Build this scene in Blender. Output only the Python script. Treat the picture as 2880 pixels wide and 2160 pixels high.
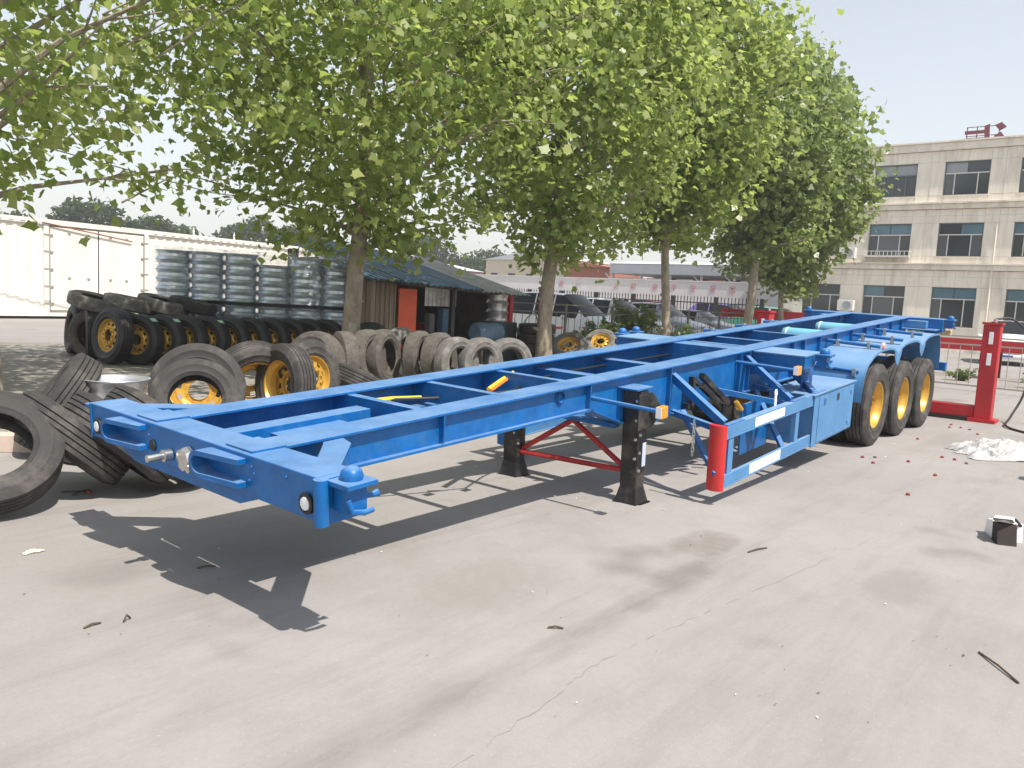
import bpy, math, random
import numpy as np
from mathutils import Matrix, Vector, Quaternion
for _o in list(bpy.data.objects):
    bpy.data.objects.remove(_o)
scene = bpy.context.scene
COL = scene.collection
RAD = math.radians
PI = math.pi

# ---------------------------------------------------------------- camera
CAM = Vector((-2.1054, -3.9258, 1.6367)); YAW, PITCH, ROLL = 0.6859, 0.1081, 0.0534
def camera_axes():
    f = Vector((math.cos(YAW)*math.cos(PITCH), math.sin(YAW)*math.cos(PITCH), -math.sin(PITCH)))
    r = Vector((math.sin(YAW), -math.cos(YAW), 0)); u = r.cross(f)
    c, s = math.cos(ROLL), math.sin(ROLL)
    return f, c*r + s*u, -s*r + c*u
_f, _r, _u = camera_axes()
cam_data = bpy.data.cameras.new('camera')
cam_data.sensor_width = 36.0; cam_data.lens = 2223.2/2880*36; cam_data.clip_end = 3000; cam_data.clip_start = 0.05
cam = bpy.data.objects.new('camera', cam_data); COL.objects.link(cam)
cam.matrix_world = Matrix(((_r.x, _u.x, -_f.x, CAM.x), (_r.y, _u.y, -_f.y, CAM.y), (_r.z, _u.z, -_f.z, CAM.z), (0, 0, 0, 1)))
scene.camera = cam

# ---------------------------------------------------------------- sky and sun
SUN = Vector((-0.11, -0.60, 1.0)).normalized()          # direction towards the sun
world = bpy.data.worlds.new('World'); scene.world = world; world.use_nodes = True
nt = world.node_tree; nt.nodes.clear()
wo = nt.nodes.new('ShaderNodeOutputWorld'); bg = nt.nodes.new('ShaderNodeBackground'); sk = nt.nodes.new('ShaderNodeTexSky')
sk.sky_type = 'NISHITA'; sk.sun_disc = False
sk.sun_elevation = math.asin(SUN.z); sk.sun_rotation = math.atan2(SUN.x, SUN.y)
sk.altitude = 0; sk.air_density = 1.4; sk.dust_density = 0.6; sk.ozone_density = 1.0
bg.inputs['Strength'].default_value = 0.13
hs = nt.nodes.new('ShaderNodeHueSaturation'); hs.inputs['Saturation'].default_value = 0.42      # thin summer haze over the whole sky
nt.links.new(sk.outputs[0], hs.inputs['Color']); nt.links.new(hs.outputs[0], bg.inputs[0]); nt.links.new(bg.outputs[0], wo.inputs[0])
sun_data = bpy.data.lights.new('sun', 'SUN'); sun_data.energy = 5.0; sun_data.angle = RAD(0.6); sun_data.color = (1.0, 0.94, 0.86)
sun = bpy.data.objects.new('sun', sun_data); COL.objects.link(sun); sun.location = (0, 0, 30)
sun.rotation_euler = SUN.to_track_quat('Z', 'Y').to_euler()
vs = scene.view_settings
vs.view_transform = 'Standard'; vs.look = 'None'; vs.gamma = 1.0; vs.exposure = 0.5; vs.use_curve_mapping = False
scene.cycles.max_bounces = 5; scene.cycles.diffuse_bounces = 3; scene.cycles.glossy_bounces = 2; scene.cycles.transmission_bounces = 4; scene.cycles.volume_bounces = 0; scene.cycles.transparent_max_bounces = 8

# ---------------------------------------------------------------- materials
MATS = {}
def mat(name, color, rough=0.6, metal=0.0, var=0.0, scale=3.0, dirt=None, dirt_amt=0.0, dirt_scale=2.0, bump=0.0, bump_scale=40.0, spec=0.5, stretch=(1, 1, 1), coat=0.0, rough_var=0.0, dust=None, dust_amt=0.0):
    if name in MATS: return MATS[name]
    m = bpy.data.materials.new(name); m.use_nodes = True
    n = m.node_tree.nodes; L = m.node_tree.links; b = n['Principled BSDF']
    b.inputs['Base Color'].default_value = (*color, 1); b.inputs['Roughness'].default_value = rough; b.inputs['Metallic'].default_value = metal
    b.inputs['Specular IOR Level'].default_value = spec; b.inputs['Coat Weight'].default_value = coat; b.inputs['Coat Roughness'].default_value = 0.08
    tc = n.new('ShaderNodeTexCoord'); mp = n.new('ShaderNodeMapping'); mp.inputs['Scale'].default_value = stretch
    L.new(tc.outputs['Object'], mp.inputs['Vector'])
    last = None
    if var > 0:
        nz = n.new('ShaderNodeTexNoise'); nz.inputs['Scale'].default_value = scale; nz.inputs['Detail'].default_value = 6; nz.inputs['Roughness'].default_value = 0.62
        L.new(mp.outputs[0], nz.inputs['Vector'])
        mr = n.new('ShaderNodeMapRange'); mr.inputs[1].default_value = 0.3; mr.inputs[2].default_value = 0.7
        mr.inputs[3].default_value = 1 - var; mr.inputs[4].default_value = 1 + var; L.new(nz.outputs['Fac'], mr.inputs[0])
        mx = n.new('ShaderNodeVectorMath'); mx.operation = 'SCALE'; mx.inputs[0].default_value = color
        L.new(mr.outputs[0], mx.inputs['Scale']); last = mx.outputs[0]
    if dirt is not None:
        nz = n.new('ShaderNodeTexNoise'); nz.inputs['Scale'].default_value = dirt_scale; nz.inputs['Detail'].default_value = 8; nz.inputs['Roughness'].default_value = 0.7
        L.new(mp.outputs[0], nz.inputs['Vector'])
        mr = n.new('ShaderNodeMapRange'); mr.inputs[1].default_value = 0.48; mr.inputs[2].default_value = 0.68; mr.inputs[3].default_value = 0; mr.inputs[4].default_value = dirt_amt
        L.new(nz.outputs['Fac'], mr.inputs[0])
        mi = n.new('ShaderNodeMix'); mi.data_type = 'RGBA'; L.new(mr.outputs[0], mi.inputs[0])
        if last is not None: L.new(last, mi.inputs[6])
        else: mi.inputs[6].default_value = (*color, 1)
        mi.inputs[7].default_value = (*dirt, 1); last = mi.outputs[2]
        if rough_var > 0:
            r2 = n.new('ShaderNodeMapRange'); r2.inputs[1].default_value = 0.3; r2.inputs[2].default_value = 0.7
            r2.inputs[3].default_value = rough; r2.inputs[4].default_value = min(1, rough + rough_var); L.new(nz.outputs['Fac'], r2.inputs[0]); L.new(r2.outputs[0], b.inputs['Roughness'])
    if dust is not None:      # dust settled on the upward faces
        ge = n.new('ShaderNodeNewGeometry'); sx = n.new('ShaderNodeSeparateXYZ'); L.new(ge.outputs['Normal'], sx.inputs[0])
        m1 = n.new('ShaderNodeMapRange'); m1.inputs[1].default_value = 0.55; m1.inputs[2].default_value = 0.97; m1.inputs[4].default_value = dust_amt; L.new(sx.outputs['Z'], m1.inputs[0])
        nz = n.new('ShaderNodeTexNoise'); nz.inputs['Scale'].default_value = 3.5; nz.inputs['Detail'].default_value = 7; L.new(tc.outputs['Object'], nz.inputs['Vector'])
        m2 = n.new('ShaderNodeMapRange'); m2.inputs[1].default_value = 0.3; m2.inputs[2].default_value = 0.65; m2.inputs[3].default_value = 0.55; m2.inputs[4].default_value = 1.0; L.new(nz.outputs['Fac'], m2.inputs[0])
        mu = n.new('ShaderNodeMath'); mu.operation = 'MULTIPLY'; L.new(m1.outputs[0], mu.inputs[0]); L.new(m2.outputs[0], mu.inputs[1])
        mi = n.new('ShaderNodeMix'); mi.data_type = 'RGBA'; L.new(mu.outputs[0], mi.inputs[0])
        if last is not None: L.new(last, mi.inputs[6])
        else: mi.inputs[6].default_value = (*color, 1)
        mi.inputs[7].default_value = (*dust, 1); last = mi.outputs[2]
    if last is not None: L.new(last, b.inputs['Base Color'])
    if bump > 0:
        nz = n.new('ShaderNodeTexNoise'); nz.inputs['Scale'].default_value = bump_scale; nz.inputs['Detail'].default_value = 5
        L.new(mp.outputs[0], nz.inputs['Vector'])
        bp = n.new('ShaderNodeBump'); bp.inputs['Strength'].default_value = bump; bp.inputs['Distance'].default_value = 0.02
        L.new(nz.outputs['Fac'], bp.inputs['Height']); L.new(bp.outputs[0], b.inputs['Normal'])
    MATS[name] = m; return m

BLUE = mat('blue_paint', (0.001, 0.104, 0.335), 0.32, spec=0.4, coat=0.0, var=0.20, scale=7, dirt=(0.035, 0.135, 0.31), dirt_amt=0.6, dirt_scale=11, bump=0.06, bump_scale=25, rough_var=0.2, dust=(0.24, 0.36, 0.52), dust_amt=0.55)
BLUE2 = mat('pale_blue_paint', (0.06, 0.205, 0.42), 0.42, var=0.12, scale=4, dirt=(0.16, 0.24, 0.36), dirt_amt=0.5, dirt_scale=5, bump=0.10, bump_scale=14, rough_var=0.2, dust=(0.30, 0.38, 0.48), dust_amt=0.5)
TANK = mat('tank_blue', (0.16, 0.42, 0.56), 0.35, var=0.06)
REDP = mat('red_paint', (0.56, 0.025, 0.025), 0.45, var=0.12, dirt=(0.25, 0.04, 0.03), dirt_amt=0.4, dirt_scale=7, bump=0.05)
REDF = mat('red_frame_paint', (0.42, 0.012, 0.02), 0.5, var=0.15, dirt=(0.22, 0.03, 0.03), dirt_amt=0.5, dirt_scale=5, bump=0.06)
REDB = mat('red_brace_paint', (0.40, 0.02, 0.02), 0.5, var=0.2, dirt=(0.15, 0.02, 0.02), dirt_amt=0.5, dirt_scale=9)
BLACKP = mat('black_gloss_paint', (0.012, 0.012, 0.013), 0.28, var=0.3, dirt=(0.16, 0.13, 0.10), dirt_amt=0.45, dirt_scale=6, bump=0.1, rough_var=0.3)
BLACK = mat('black_steel', (0.012, 0.012, 0.012), 0.55, var=0.3)
WHITEP = mat('white_reflective_tape', (0.82, 0.82, 0.82), 0.4, var=0.04)
AMBER = mat('amber_lens', (0.75, 0.27, 0.03), 0.25, var=0.1, scale=30)
STEEL = mat('bare_steel', (0.55, 0.54, 0.52), 0.3, metal=0.9, var=0.15, scale=12)
RUBBER = mat('tyre_rubber', (0.040, 0.037, 0.035), 0.78, var=0.25, scale=4, dirt=(0.13, 0.115, 0.10), dirt_amt=0.65, dirt_scale=4, bump=0.15, bump_scale=60)
RUBBERB = mat('new_black_rubber', (0.016, 0.016, 0.017), 0.55, var=0.25, scale=4, dirt=(0.05, 0.05, 0.05), dirt_amt=0.4, dirt_scale=4, bump=0.12, bump_scale=60)
RUBBERG = mat('dusty_grey_rubber', (0.135, 0.126, 0.115), 0.9, var=0.22, scale=5, dirt=(0.25, 0.24, 0.22), dirt_amt=0.7, dirt_scale=5, bump=0.35, bump_scale=45)
RUBBERT = mat('dusty_brown_rubber', (0.085, 0.074, 0.062), 0.9, var=0.3, scale=9, dirt=(0.16, 0.148, 0.13), dirt_amt=0.6, dirt_scale=6, bump=0.5, bump_scale=30)
GOLD = mat('gold_rim_paint', (0.62, 0.36, 0.055), 0.36, metal=0.35, var=0.15, scale=6, dirt=(0.35, 0.20, 0.06), dirt_amt=0.4, dirt_scale=6, bump=0.04)
SILVER = mat('silver_rim_paint', (0.60, 0.60, 0.61), 0.32, metal=0.75, var=0.08, scale=5, dirt=(0.35, 0.34, 0.33), dirt_amt=0.4, dirt_scale=5)
RIMGREY = mat('grey_rim_paint', (0.66, 0.73, 0.80), 0.22, metal=0.7, var=0.12, scale=4)
LABELG = mat('pale_green_paper', (0.42, 0.62, 0.50), 0.6, var=0.05)
LABELW = mat('white_paper', (0.75, 0.76, 0.78), 0.6, var=0.05)
LABELR = mat('red_pink_paper', (0.62, 0.16, 0.16), 0.6, var=0.15, scale=40)
CABLEY = mat('yellow_cable_tape', (0.75, 0.52, 0.03), 0.5, var=0.1)
CABLEO = mat('orange_cable_tape', (0.75, 0.20, 0.03), 0.5, var=0.1)
CREAM = mat('white_container_paint', (0.76, 0.73, 0.66), 0.55, var=0.05, scale=1.2, dirt=(0.62, 0.55, 0.44), dirt_amt=0.35, dirt_scale=1.5, stretch=(1, 1, 0.35))
GREYM = mat('galvanised_grey', (0.34, 0.33, 0.31), 0.55, metal=0.3, var=0.15)
RAILM = mat('fence_olive_steel', (0.13, 0.12, 0.10), 0.6, metal=0.2, var=0.2)
RAILR = mat('fence_pale_steel', (0.42, 0.37, 0.33), 0.55, metal=0.3, var=0.15)
GLASSD = mat('dark_window_glass', (0.035, 0.045, 0.05), 0.12, spec=0.6, var=0.25, scale=0.6)
BARK = mat('plane_bark', (0.24, 0.20, 0.15), 0.9, var=0.3, scale=6, dirt=(0.42, 0.38, 0.30), dirt_amt=0.8, dirt_scale=4, bump=0.5, bump_scale=25, stretch=(1, 1, 0.5))

# ---------------------------------------------------------------- mesh helpers
def set_mesh(me, V, F):
    me.from_pydata([tuple(v) for v in V], [], [tuple(f) for f in F]); me.validate(); me.update()
def fast_mesh(name, V, k):
    """V: (n*k,3) array of n k-gons."""
    n = len(V)//k
    me = bpy.data.meshes.new(name)
    me.vertices.add(n*k); me.vertices.foreach_set('co', np.asarray(V, dtype=np.float32).ravel())
    me.loops.add(n*k); me.loops.foreach_set('vertex_index', np.arange(n*k, dtype=np.int32))
    me.polygons.add(n); me.polygons.foreach_set('loop_start', np.arange(0, n*k, k, dtype=np.int32))
    me.update(calc_edges=True); return me
def link(o, parent=None):
    COL.objects.link(o)
    if parent is not None: o.parent = parent
    return o
def put(name, me, m, parent=None, loc=(0, 0, 0), rot=None):
    o = bpy.data.objects.new(name, me)
    if m is not None and len(me.materials) == 0: me.materials.append(m)
    o.location = loc
    if rot is not None: o.rotation_euler = rot
    return link(o, parent)
def tag(o, label=None, cat=None, group=None, kind=None):
    if label: o['label'] = label
    if cat: o['category'] = cat
    if group: o['group'] = group
    if kind: o['kind'] = kind
    return o
def thing(name, label, cat, loc=(0, 0, 0), rz=0.0, group=None):
    o = bpy.data.objects.new(name, None); o.empty_display_size = 0.2; o.location = loc; o.rotation_euler = (0, 0, rz)
    link(o); return tag(o, label, cat, group)
def copy_tree(o, parent=None):
    c = o.copy(); COL.objects.link(c); c.parent = parent
    for ch in o.children: copy_tree(ch, c)
    return c
class MB:
    def __init__(s): s.v = []; s.f = []
    def add(s, V, F):
        b = len(s.v); s.v += [tuple(v) for v in V]; s.f += [tuple(i+b for i in f) for f in F]; return s
    def box(s, x0, x1, y0, y1, z0, z1):
        return s.add([(x0,y0,z0),(x1,y0,z0),(x1,y1,z0),(x0,y1,z0),(x0,y0,z1),(x1,y0,z1),(x1,y1,z1),(x0,y1,z1)],
                     [(3,2,1,0),(4,5,6,7),(0,1,5,4),(1,2,6,5),(2,3,7,6),(3,0,4,7)])
    def prism(s, poly, axis, a, b):
        """poly: list of 2-D points (ordered), extruded along axis ('x','y','z') from a to b."""
        def P(p, t):
            return {'x': (t, p[0], p[1]), 'y': (p[0], t, p[1]), 'z': (p[0], p[1], t)}[axis]
        n = len(poly); V = [P(p, a) for p in poly] + [P(p, b) for p in poly]
        F = [tuple(range(n-1, -1, -1)), tuple(range(n, 2*n))] + [(i, (i+1) % n, n+(i+1) % n, n+i) for i in range(n)]
        return s.add(V, F)
    def bar(s, a, b, w, h=None, up=(0, 0, 1)):
        """rectangular bar from a to b"""
        a = Vector(a); b = Vector(b); h = h or w; d = (b-a).normalized(); up = Vector(up)
        if abs(d.dot(up)) > 0.98: up = Vector((1, 0, 0))
        r = d.cross(up).normalized(); u = r.cross(d)
        V = []
        for p in (a, b):
            for i, j in ((-1, -1), (1, -1), (1, 1), (-1, 1)): V.append(p + r*(w/2*i) + u*(h/2*j))
        return s.add(V, [(3,2,1,0),(4,5,6,7),(0,1,5,4),(1,2,6,5),(2,3,7,6),(3,0,4,7)])
    def tube(s, pts, r, n=8, cap=True):
        pts = [Vector(p) for p in pts]; m = len(pts)
        rs = r if isinstance(r, (list, tuple)) else [r]*m
        base = len(s.v); V = []; prev = None
        for i, p in enumerate(pts):
            d = (pts[min(i+1, m-1)] - pts[max(i-1, 0)]).normalized()
            if prev is None:
                a = d.cross(Vector((0, 0, 1)))
                if a.length < 1e-3: a = d.cross(Vector((1, 0, 0)))
                a.normalize()
            else:
                a = (prev - d*prev.dot(d)).normalized()
            prev = a; b = d.cross(a)
            for k in range(n):
                t = 2*PI*k/n; V.append(p + a*(rs[i]*math.cos(t)) + b*(rs[i]*math.sin(t)))
        F = [(i*n+k, i*n+(k+1) % n, (i+1)*n+(k+1) % n, (i+1)*n+k) for i in range(m-1) for k in range(n)]
        if cap: F += [tuple(range(n-1, -1, -1)), tuple(range((m-1)*n, m*n))]
        return s.add(V, F)
    def lathe(s, prof, n=24, axis='z', c=(0, 0, 0), closed=False):
        """prof: list of (r, t) ; revolved about axis"""
        m = len(prof); V = []
        for r, t in prof:
            for k in range(n):
                a = 2*PI*k/n; x, y = r*math.cos(a), r*math.sin(a)
                p = {'z': (x, y, t), 'y': (y, t, x), 'x': (t, x, y)}[axis]
                V.append((p[0]+c[0], p[1]+c[1], p[2]+c[2]))
        F = [(i*n+k, i*n+(k+1) % n, (i+1)*n+(k+1) % n, (i+1)*n+k) for i in range(m-1) for k in range(n)]
        if closed: F += [((m-1)*n+k, (m-1)*n+(k+1) % n, (k+1) % n, k) for k in range(n)]
        return s.add(V, F)
    def mesh(s, name, smooth=False, angle=35):
        me = bpy.data.meshes.new(name); set_mesh(me, s.v, s.f)
        if smooth:
            me.polygons.foreach_set('use_smooth', [True]*len(me.polygons)); me.set_sharp_from_angle(angle=RAD(angle))
        return me
    def build(s, name, m, parent=None, smooth=False, bevel=0.0, loc=(0, 0, 0), rot=None, angle=35):
        o = put(name, s.mesh(name, smooth, angle), m, parent, loc, rot)
        if bevel > 0:
            bv = o.modifiers.new('bevel', 'BEVEL'); bv.width = bevel; bv.segments = 2; bv.limit_method = 'ANGLE'; bv.angle_limit = RAD(40)
        return o
def BX(*a): return MB().box(*a)
def smooth_path(pts, k=6):
    P = [Vector(p) for p in pts]; P = [P[0]*2-P[1]] + P + [P[-1]*2-P[-2]]; out = []
    for i in range(1, len(P)-2):
        for j in range(k):
            t = j/k; a, b, c, d = P[i-1:i+3]
            out.append(.5*((2*b) + (c-a)*t + (2*a-5*b+4*c-d)*t*t + (3*b-a-3*c+d)*t*t*t))
    return out + [P[-2]]
def frame_from_axis(a, spin=0.0):
    """rotation taking local +Y onto a"""
    q = Vector((0, 1, 0)).rotation_difference(Vector(a).normalized())
    return (q @ Quaternion((0, 1, 0), spin)).to_euler()

# ---------------------------------------------------------------- ground
def ground_material():
    m = bpy.data.materials.new('sunlit_concrete'); m.use_nodes = True; n = m.node_tree.nodes; L = m.node_tree.links; b = n['Principled BSDF']
    tc = n.new('ShaderNodeTexCoord')
    def noise(scale, detail, sx=1, sy=1, rz=0.0, rough=0.6):
        mp = n.new('ShaderNodeMapping'); mp.inputs['Scale'].default_value = (sx, sy, 1); mp.inputs['Rotation'].default_value = (0, 0, rz)
        L.new(tc.outputs['Object'], mp.inputs['Vector'])
        z = n.new('ShaderNodeTexNoise'); z.inputs['Scale'].default_value = scale; z.inputs['Detail'].default_value = detail; z.inputs['Roughness'].default_value = rough
        L.new(mp.outputs[0], z.inputs['Vector']); return z.outputs['Fac']
    def rng(s, a, c, lo, hi):
        r = n.new('ShaderNodeMapRange'); r.inputs[1].default_value = a; r.inputs[2].default_value = c; r.inputs[3].default_value = lo; r.inputs[4].default_value = hi
        L.new(s, r.inputs[0]); return r.outputs[0]
    def mix(f, a, c):
        x = n.new('ShaderNodeMix'); x.data_type = 'RGBA'; L.new(f, x.inputs[0])
        for i, v in ((6, a), (7, c)):
            if isinstance(v, tuple): x.inputs[i].default_value = (*v, 1)
            else: L.new(v, x.inputs[i])
        return x.outputs[2]
    c = mix(rng(noise(0.35, 6), 0.35, 0.65, 0, 1), (0.268, 0.248, 0.232), (0.306, 0.287, 0.272))
    c = mix(rng(noise(2.2, 8, rough=0.7), 0.45, 0.75, 0, 0.45), c, (0.225, 0.20, 0.18))
    # long scuffs left by wheels and dragged steel
    c = mix(rng(noise(1.1, 10, 0.2, 1.7, RAD(-28), 0.74), 0.50, 0.72, 0, 0.62), c, (0.19, 0.172, 0.158))
    c = mix(rng(noise(0.7, 9, 0.3, 1.2, RAD(12), 0.74), 0.53, 0.74, 0, 0.5), c, (0.20, 0.182, 0.165))
    c = mix(rng(noise(0.55, 3, 1, 1, 0.4, 0.7), 0.62, 0.74, 0, 0.75), c, (0.175, 0.158, 0.142))
    c = mix(rng(noise(95, 3), 0.62, 0.75, 0, 0.35), c, (0.19, 0.17, 0.16))
    c = mix(rng(noise(60, 2, rz=1.0), 0.64, 0.74, 0, 0.4), c, (0.44, 0.42, 0.40))
    c = mix(rng(noise(28, 6, rough=0.8), 0.5, 0.72, 0, 0.30), c, (0.20, 0.18, 0.165))
    c = mix(rng(noise(9, 9, rough=0.78), 0.56, 0.72, 0, 0.40), c, (0.36, 0.335, 0.31))
    # dark drag mark along the slab seam, an oil spot, a brown patch
    sp = n.new('ShaderNodeSeparateXYZ'); L.new(tc.outputs['Object'], sp.inputs[0])
    def math_(op, a, b_):
        k = n.new('ShaderNodeMath'); k.operation = op
        for i, v in enumerate((a, b_)):
            if isinstance(v, (int, float)): k.inputs[i].default_value = v
            else: L.new(v, k.inputs[i])
        return k.outputs[0]
    wob = math_('MULTIPLY', math_('SUBTRACT', noise(1.6, 6), 0.5), 0.22)
    dy = math_('ABSOLUTE', math_('ADD', math_('ADD', sp.outputs['Y'], 1.85), wob), 0)
    f = math_('MULTIPLY', rng(dy, 0.0, 0.13, 0.62, 0.0), rng(noise(2.6, 7, 0.5, 2.0), 0.30, 0.54, 0.0, 1.0))
    f = math_('MULTIPLY', f, rng(sp.outputs['X'], 2.2, 3.6, 1.0, 0.0))
    c = mix(f, c, (0.155, 0.142, 0.132))
    for ox, oy, rx, ry, col_, am in ((2.98, -1.60, .42, .22, (0.16, 0.135, 0.115), .6), (2.3, -1.8, .4, .16, (0.16, 0.145, 0.13), .6), (1.2, -1.1, .7, .4, (0.215, 0.19, 0.168), .45), (3.1, -2.85, .5, .25, (0.21, 0.195, 0.18), .6), (-.2, .45, .35, .25, (0.20, 0.185, 0.17), .6)):
        a1 = math_('DIVIDE', math_('SUBTRACT', sp.outputs['X'], ox), rx); a2 = math_('DIVIDE', math_('SUBTRACT', sp.outputs['Y'], oy), ry)
        r2 = math_('ADD', math_('ADD', math_('MULTIPLY', a1, a1), math_('MULTIPLY', a2, a2)), math_('MULTIPLY', math_('SUBTRACT', noise(4.5, 7, rough=0.7), 0.5), 2.4))
        c = mix(rng(r2, 0.0, 1.0, am, 0.0), c, col_)
    L.new(c, b.inputs['Base Color']); b.inputs['Roughness'].default_value = 0.85; b.inputs['Specular IOR Level'].default_value = 0.3
    bp = n.new('ShaderNodeBump'); bp.inputs['Strength'].default_value = 0.25; bp.inputs['Distance'].default_value = 0.01
    L.new(noise(120, 4), bp.inputs['Height']); L.new(bp.outputs[0], b.inputs['Normal'])
    return m
g = put('ground', MB().add([(-400, -400, 0), (700, -400, 0), (700, 700, 0), (-400, 700, 0)], [(0, 1, 2, 3)]).mesh('ground'), ground_material())
tag(g, 'sunlit pale concrete yard floor with scuffs and stains', kind='structure')
CRACK = mat('joint_dirt', (0.22, 0.205, 0.19), 0.95, var=0.3)
def crack(pts, w, seed):
    rd = random.Random(seed); P = smooth_path([(x, y, 0) for x, y in pts], 14); V = []; F = []
    for i, p in enumerate(P):
        o = rd.uniform(-.012, .012); ww = w*rd.uniform(.25, 1.0); V += [(p.x, p.y+o-ww/2, .0035), (p.x, p.y+o+ww/2, .0035)]
    for i in range(len(P)-1): 
        if rd.random() < .8: F.append((2*i, 2*i+2, 2*i+3, 2*i+1))
    put('crack', MB().add(V, F).mesh('crack'), CRACK, g)['kind'] = 'stuff'
crack([(-.6, -2.22), (.4, -2.14), (1.0, -2.10), (2.0, -2.2), (3.06, -2.31), (4.2, -2.42)], .003, 1)
# earth strip under the trees, irregular border
random.seed(4)
pts = []
for i in range(90):
    t = i/89; x = -8 + 44*t
    pts.append((x, 6.9 + 0.35*math.sin(x*0.9) + random.uniform(-.12, .12)))
for i in range(40):
    t = i/39; x = 36 - 44*t; pts.append((x, 16.5 + random.uniform(-.2, .2)))
EARTH = mat('packed_earth', (0.25, 0.225, 0.195), 0.95, var=0.3, scale=1.5, dirt=(0.17, 0.15, 0.125), dirt_amt=0.8, dirt_scale=3, bump=0.6, bump_scale=18)
e = put('earth_strip', MB().add([(x, y, 0.004) for x, y in pts], [tuple(range(len(pts)))]).mesh('earth_strip'), EARTH)
tag(e, 'packed grey earth strip under the plane trees', kind='structure')

# ---------------------------------------------------------------- office building
STONE = mat('pale_stone_cladding', (0.80, 0.735, 0.63), 0.8, var=0.07, scale=1.6, dirt=(0.50, 0.43, 0.35), dirt_amt=0.75, dirt_scale=1.5, stretch=(1, 1, 0.16), bump=0.1)
STONEB = mat('stone_band', (0.77, 0.705, 0.605), 0.8, var=0.08, scale=2, dirt=(0.36, 0.30, 0.23), dirt_amt=0.5, dirt_scale=1.3, stretch=(1, 1, 0.4))
ALU = mat('white_window_frame', (0.62, 0.60, 0.57), 0.5, var=0.05)
ALUD = mat('dark_window_frame', (0.12, 0.15, 0.16), 0.5, var=0.05)
GLASSB = mat('blue_window_glass', (0.10, 0.19, 0.24), 0.15, var=0.2, scale=0.8)
CURT = mat('grey_blind', (0.30, 0.33, 0.35), 0.7, var=0.06)
CURTD = mat('dim_curtain_glass', (0.10, 0.11, 0.12), 0.2, var=0.15, scale=6, stretch=(1, 6, 1))
FX = 46.0
office = thing('office_building', 'three storey pale stone office block with rows of dark windows', 'building', (FX, -3, 0))
def part(mb, name, m, parent=None, **k):
    return mb.build(name, m, parent if parent is not None else office, loc=(-FX, 3, 0) if parent is None else (0, 0, 0), **k)
YL, YR = 14.6, -22.0
wcols = [(11.05, 13.2), (7.55, 9.75), (4.05, 6.2), (0.55, 2.7), (-2.95, -0.8), (-6.45, -4.3)]
wrows = [(1.35, 3.46), (5.12, 6.9), (8.37, 10.14)]
part(BX(FX+0.3, FX+12, YR, YL-0.02, 0, 11.1), 'wall', STONE)
zed = [0, .62, 1.35, 3.46, 4.02, 4.36, 4.75, 5.12, 6.9, 7.28, 7.62, 8.0, 8.37, 10.14, 10.72, 11.22]
bands = {(4.36, 4.75), (7.62, 8.0), (10.72, 11.22)}
yed = [YL]
for a, b in wcols:
    yed += [b + (yed[-1]-b)/2 if yed[-1]-b > 0.9 else b+0.01, b, (a+b)/2, a]
yed += [-7.5, -9]
yed = sorted(set(round(v, 3) for v in yed), reverse=True)
random.seed(11)
for z0, z1 in zip(zed[:-1], zed[1:]):
    if (z0, z1) in bands: continue
    inwin = any(a <= z0 and z1 <= b+.001 for a, b in wrows)
    for y1, y0 in zip(yed[:-1], yed[1:]):
        ym = (y0+y1)/2
        if inwin and any(a < ym < b for a, b in wcols): continue
        part(BX(FX + random.uniform(-.006, .006), FX+0.33, y0+.004, y1-.004, z0+.004, z1-.004), 'cladding_panel', STONE)
part(BX(FX+.01, FX+.33, YR, -9.02, 0, 11.0), 'side_bay_wall', STONE)
for z0, z1 in sorted(bands):
    b = part(BX(FX-0.16, FX+.33, YR, YL+.04, z0+.02, z1-.1), 'ledge', STONEB)
    b2 = BX(FX-0.26, FX+.3, YR-.02, YL+.08, z1-.09, z1-.005).build('coping', STONEB, b)
wrng = random.Random(3)
for ci, (a, b) in enumerate(wcols):
    for ri, (z0, z1) in enumerate(wrows):
        w = part(BX(FX+.2, FX+.29, a, b, z0, z1), 'window', GLASSD)
        zt = z1 - 0.62; x0 = FX+.12
        fr = ALU if ri < 2 or ci != 1 else ALUD
        mb = MB()
        mb.box(x0, x0+.1, a, a+.05, z0, z1); mb.box(x0, x0+.1, b-.05, b, z0, z1); mb.box(x0+.002, x0+.098, a, b, z1-.05, z1); mb.box(x0+.002, x0+.098, a, b, z0, z0+.05)
        mb.build('frame', ALUD, w)
        mb = MB(); mb.box(x0-.004, x0+.09, a+.05, b-.05, zt-.03, zt+.03)
        for f in (0.23, 0.74): mb.box(x0-.002, x0+.088, b-(b-a)*f-.025, b-(b-a)*f+.025, z0+.05, zt)
        if ri == 2: pass
        mb.build('mullion', fr, w)
        for k in range(2):
            ym = (a+b)/2; ya, yb = (a+.06, ym-.02) if k else (ym+.02, b-.06)
            BX(FX+.165, FX+.18, ya, yb, zt+.04, z1-.06).build('pane', [GLASSB, GLASSB, CURT][ri] if ci > 0 and wrng.random() < .85 else GLASSD, w)
        ys = [b-.06, b-(b-a)*.23-.03, b-(b-a)*.23+.03, b-(b-a)*.74-.03, b-(b-a)*.74+.03, a+.06]
        for k in range(3):
            BX(FX+.17+.004*k, FX+.185+.004*k, ys[2*k+1], ys[2*k], z0+.06, zt-.04).build('pane', GLASSD if wrng.random() < .8 else CURTD, w)
        BX(FX-.05, FX+.16, a-.08, b+.08, z0-.07, z0-.008).build('sill', STONEB, w)
# rainwater pipe
part(MB().tube([(FX-.1, 3.45, 0), (FX-.1, 3.45, 6.9)], .045, 8), 'drainpipe', STONEB)
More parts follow.
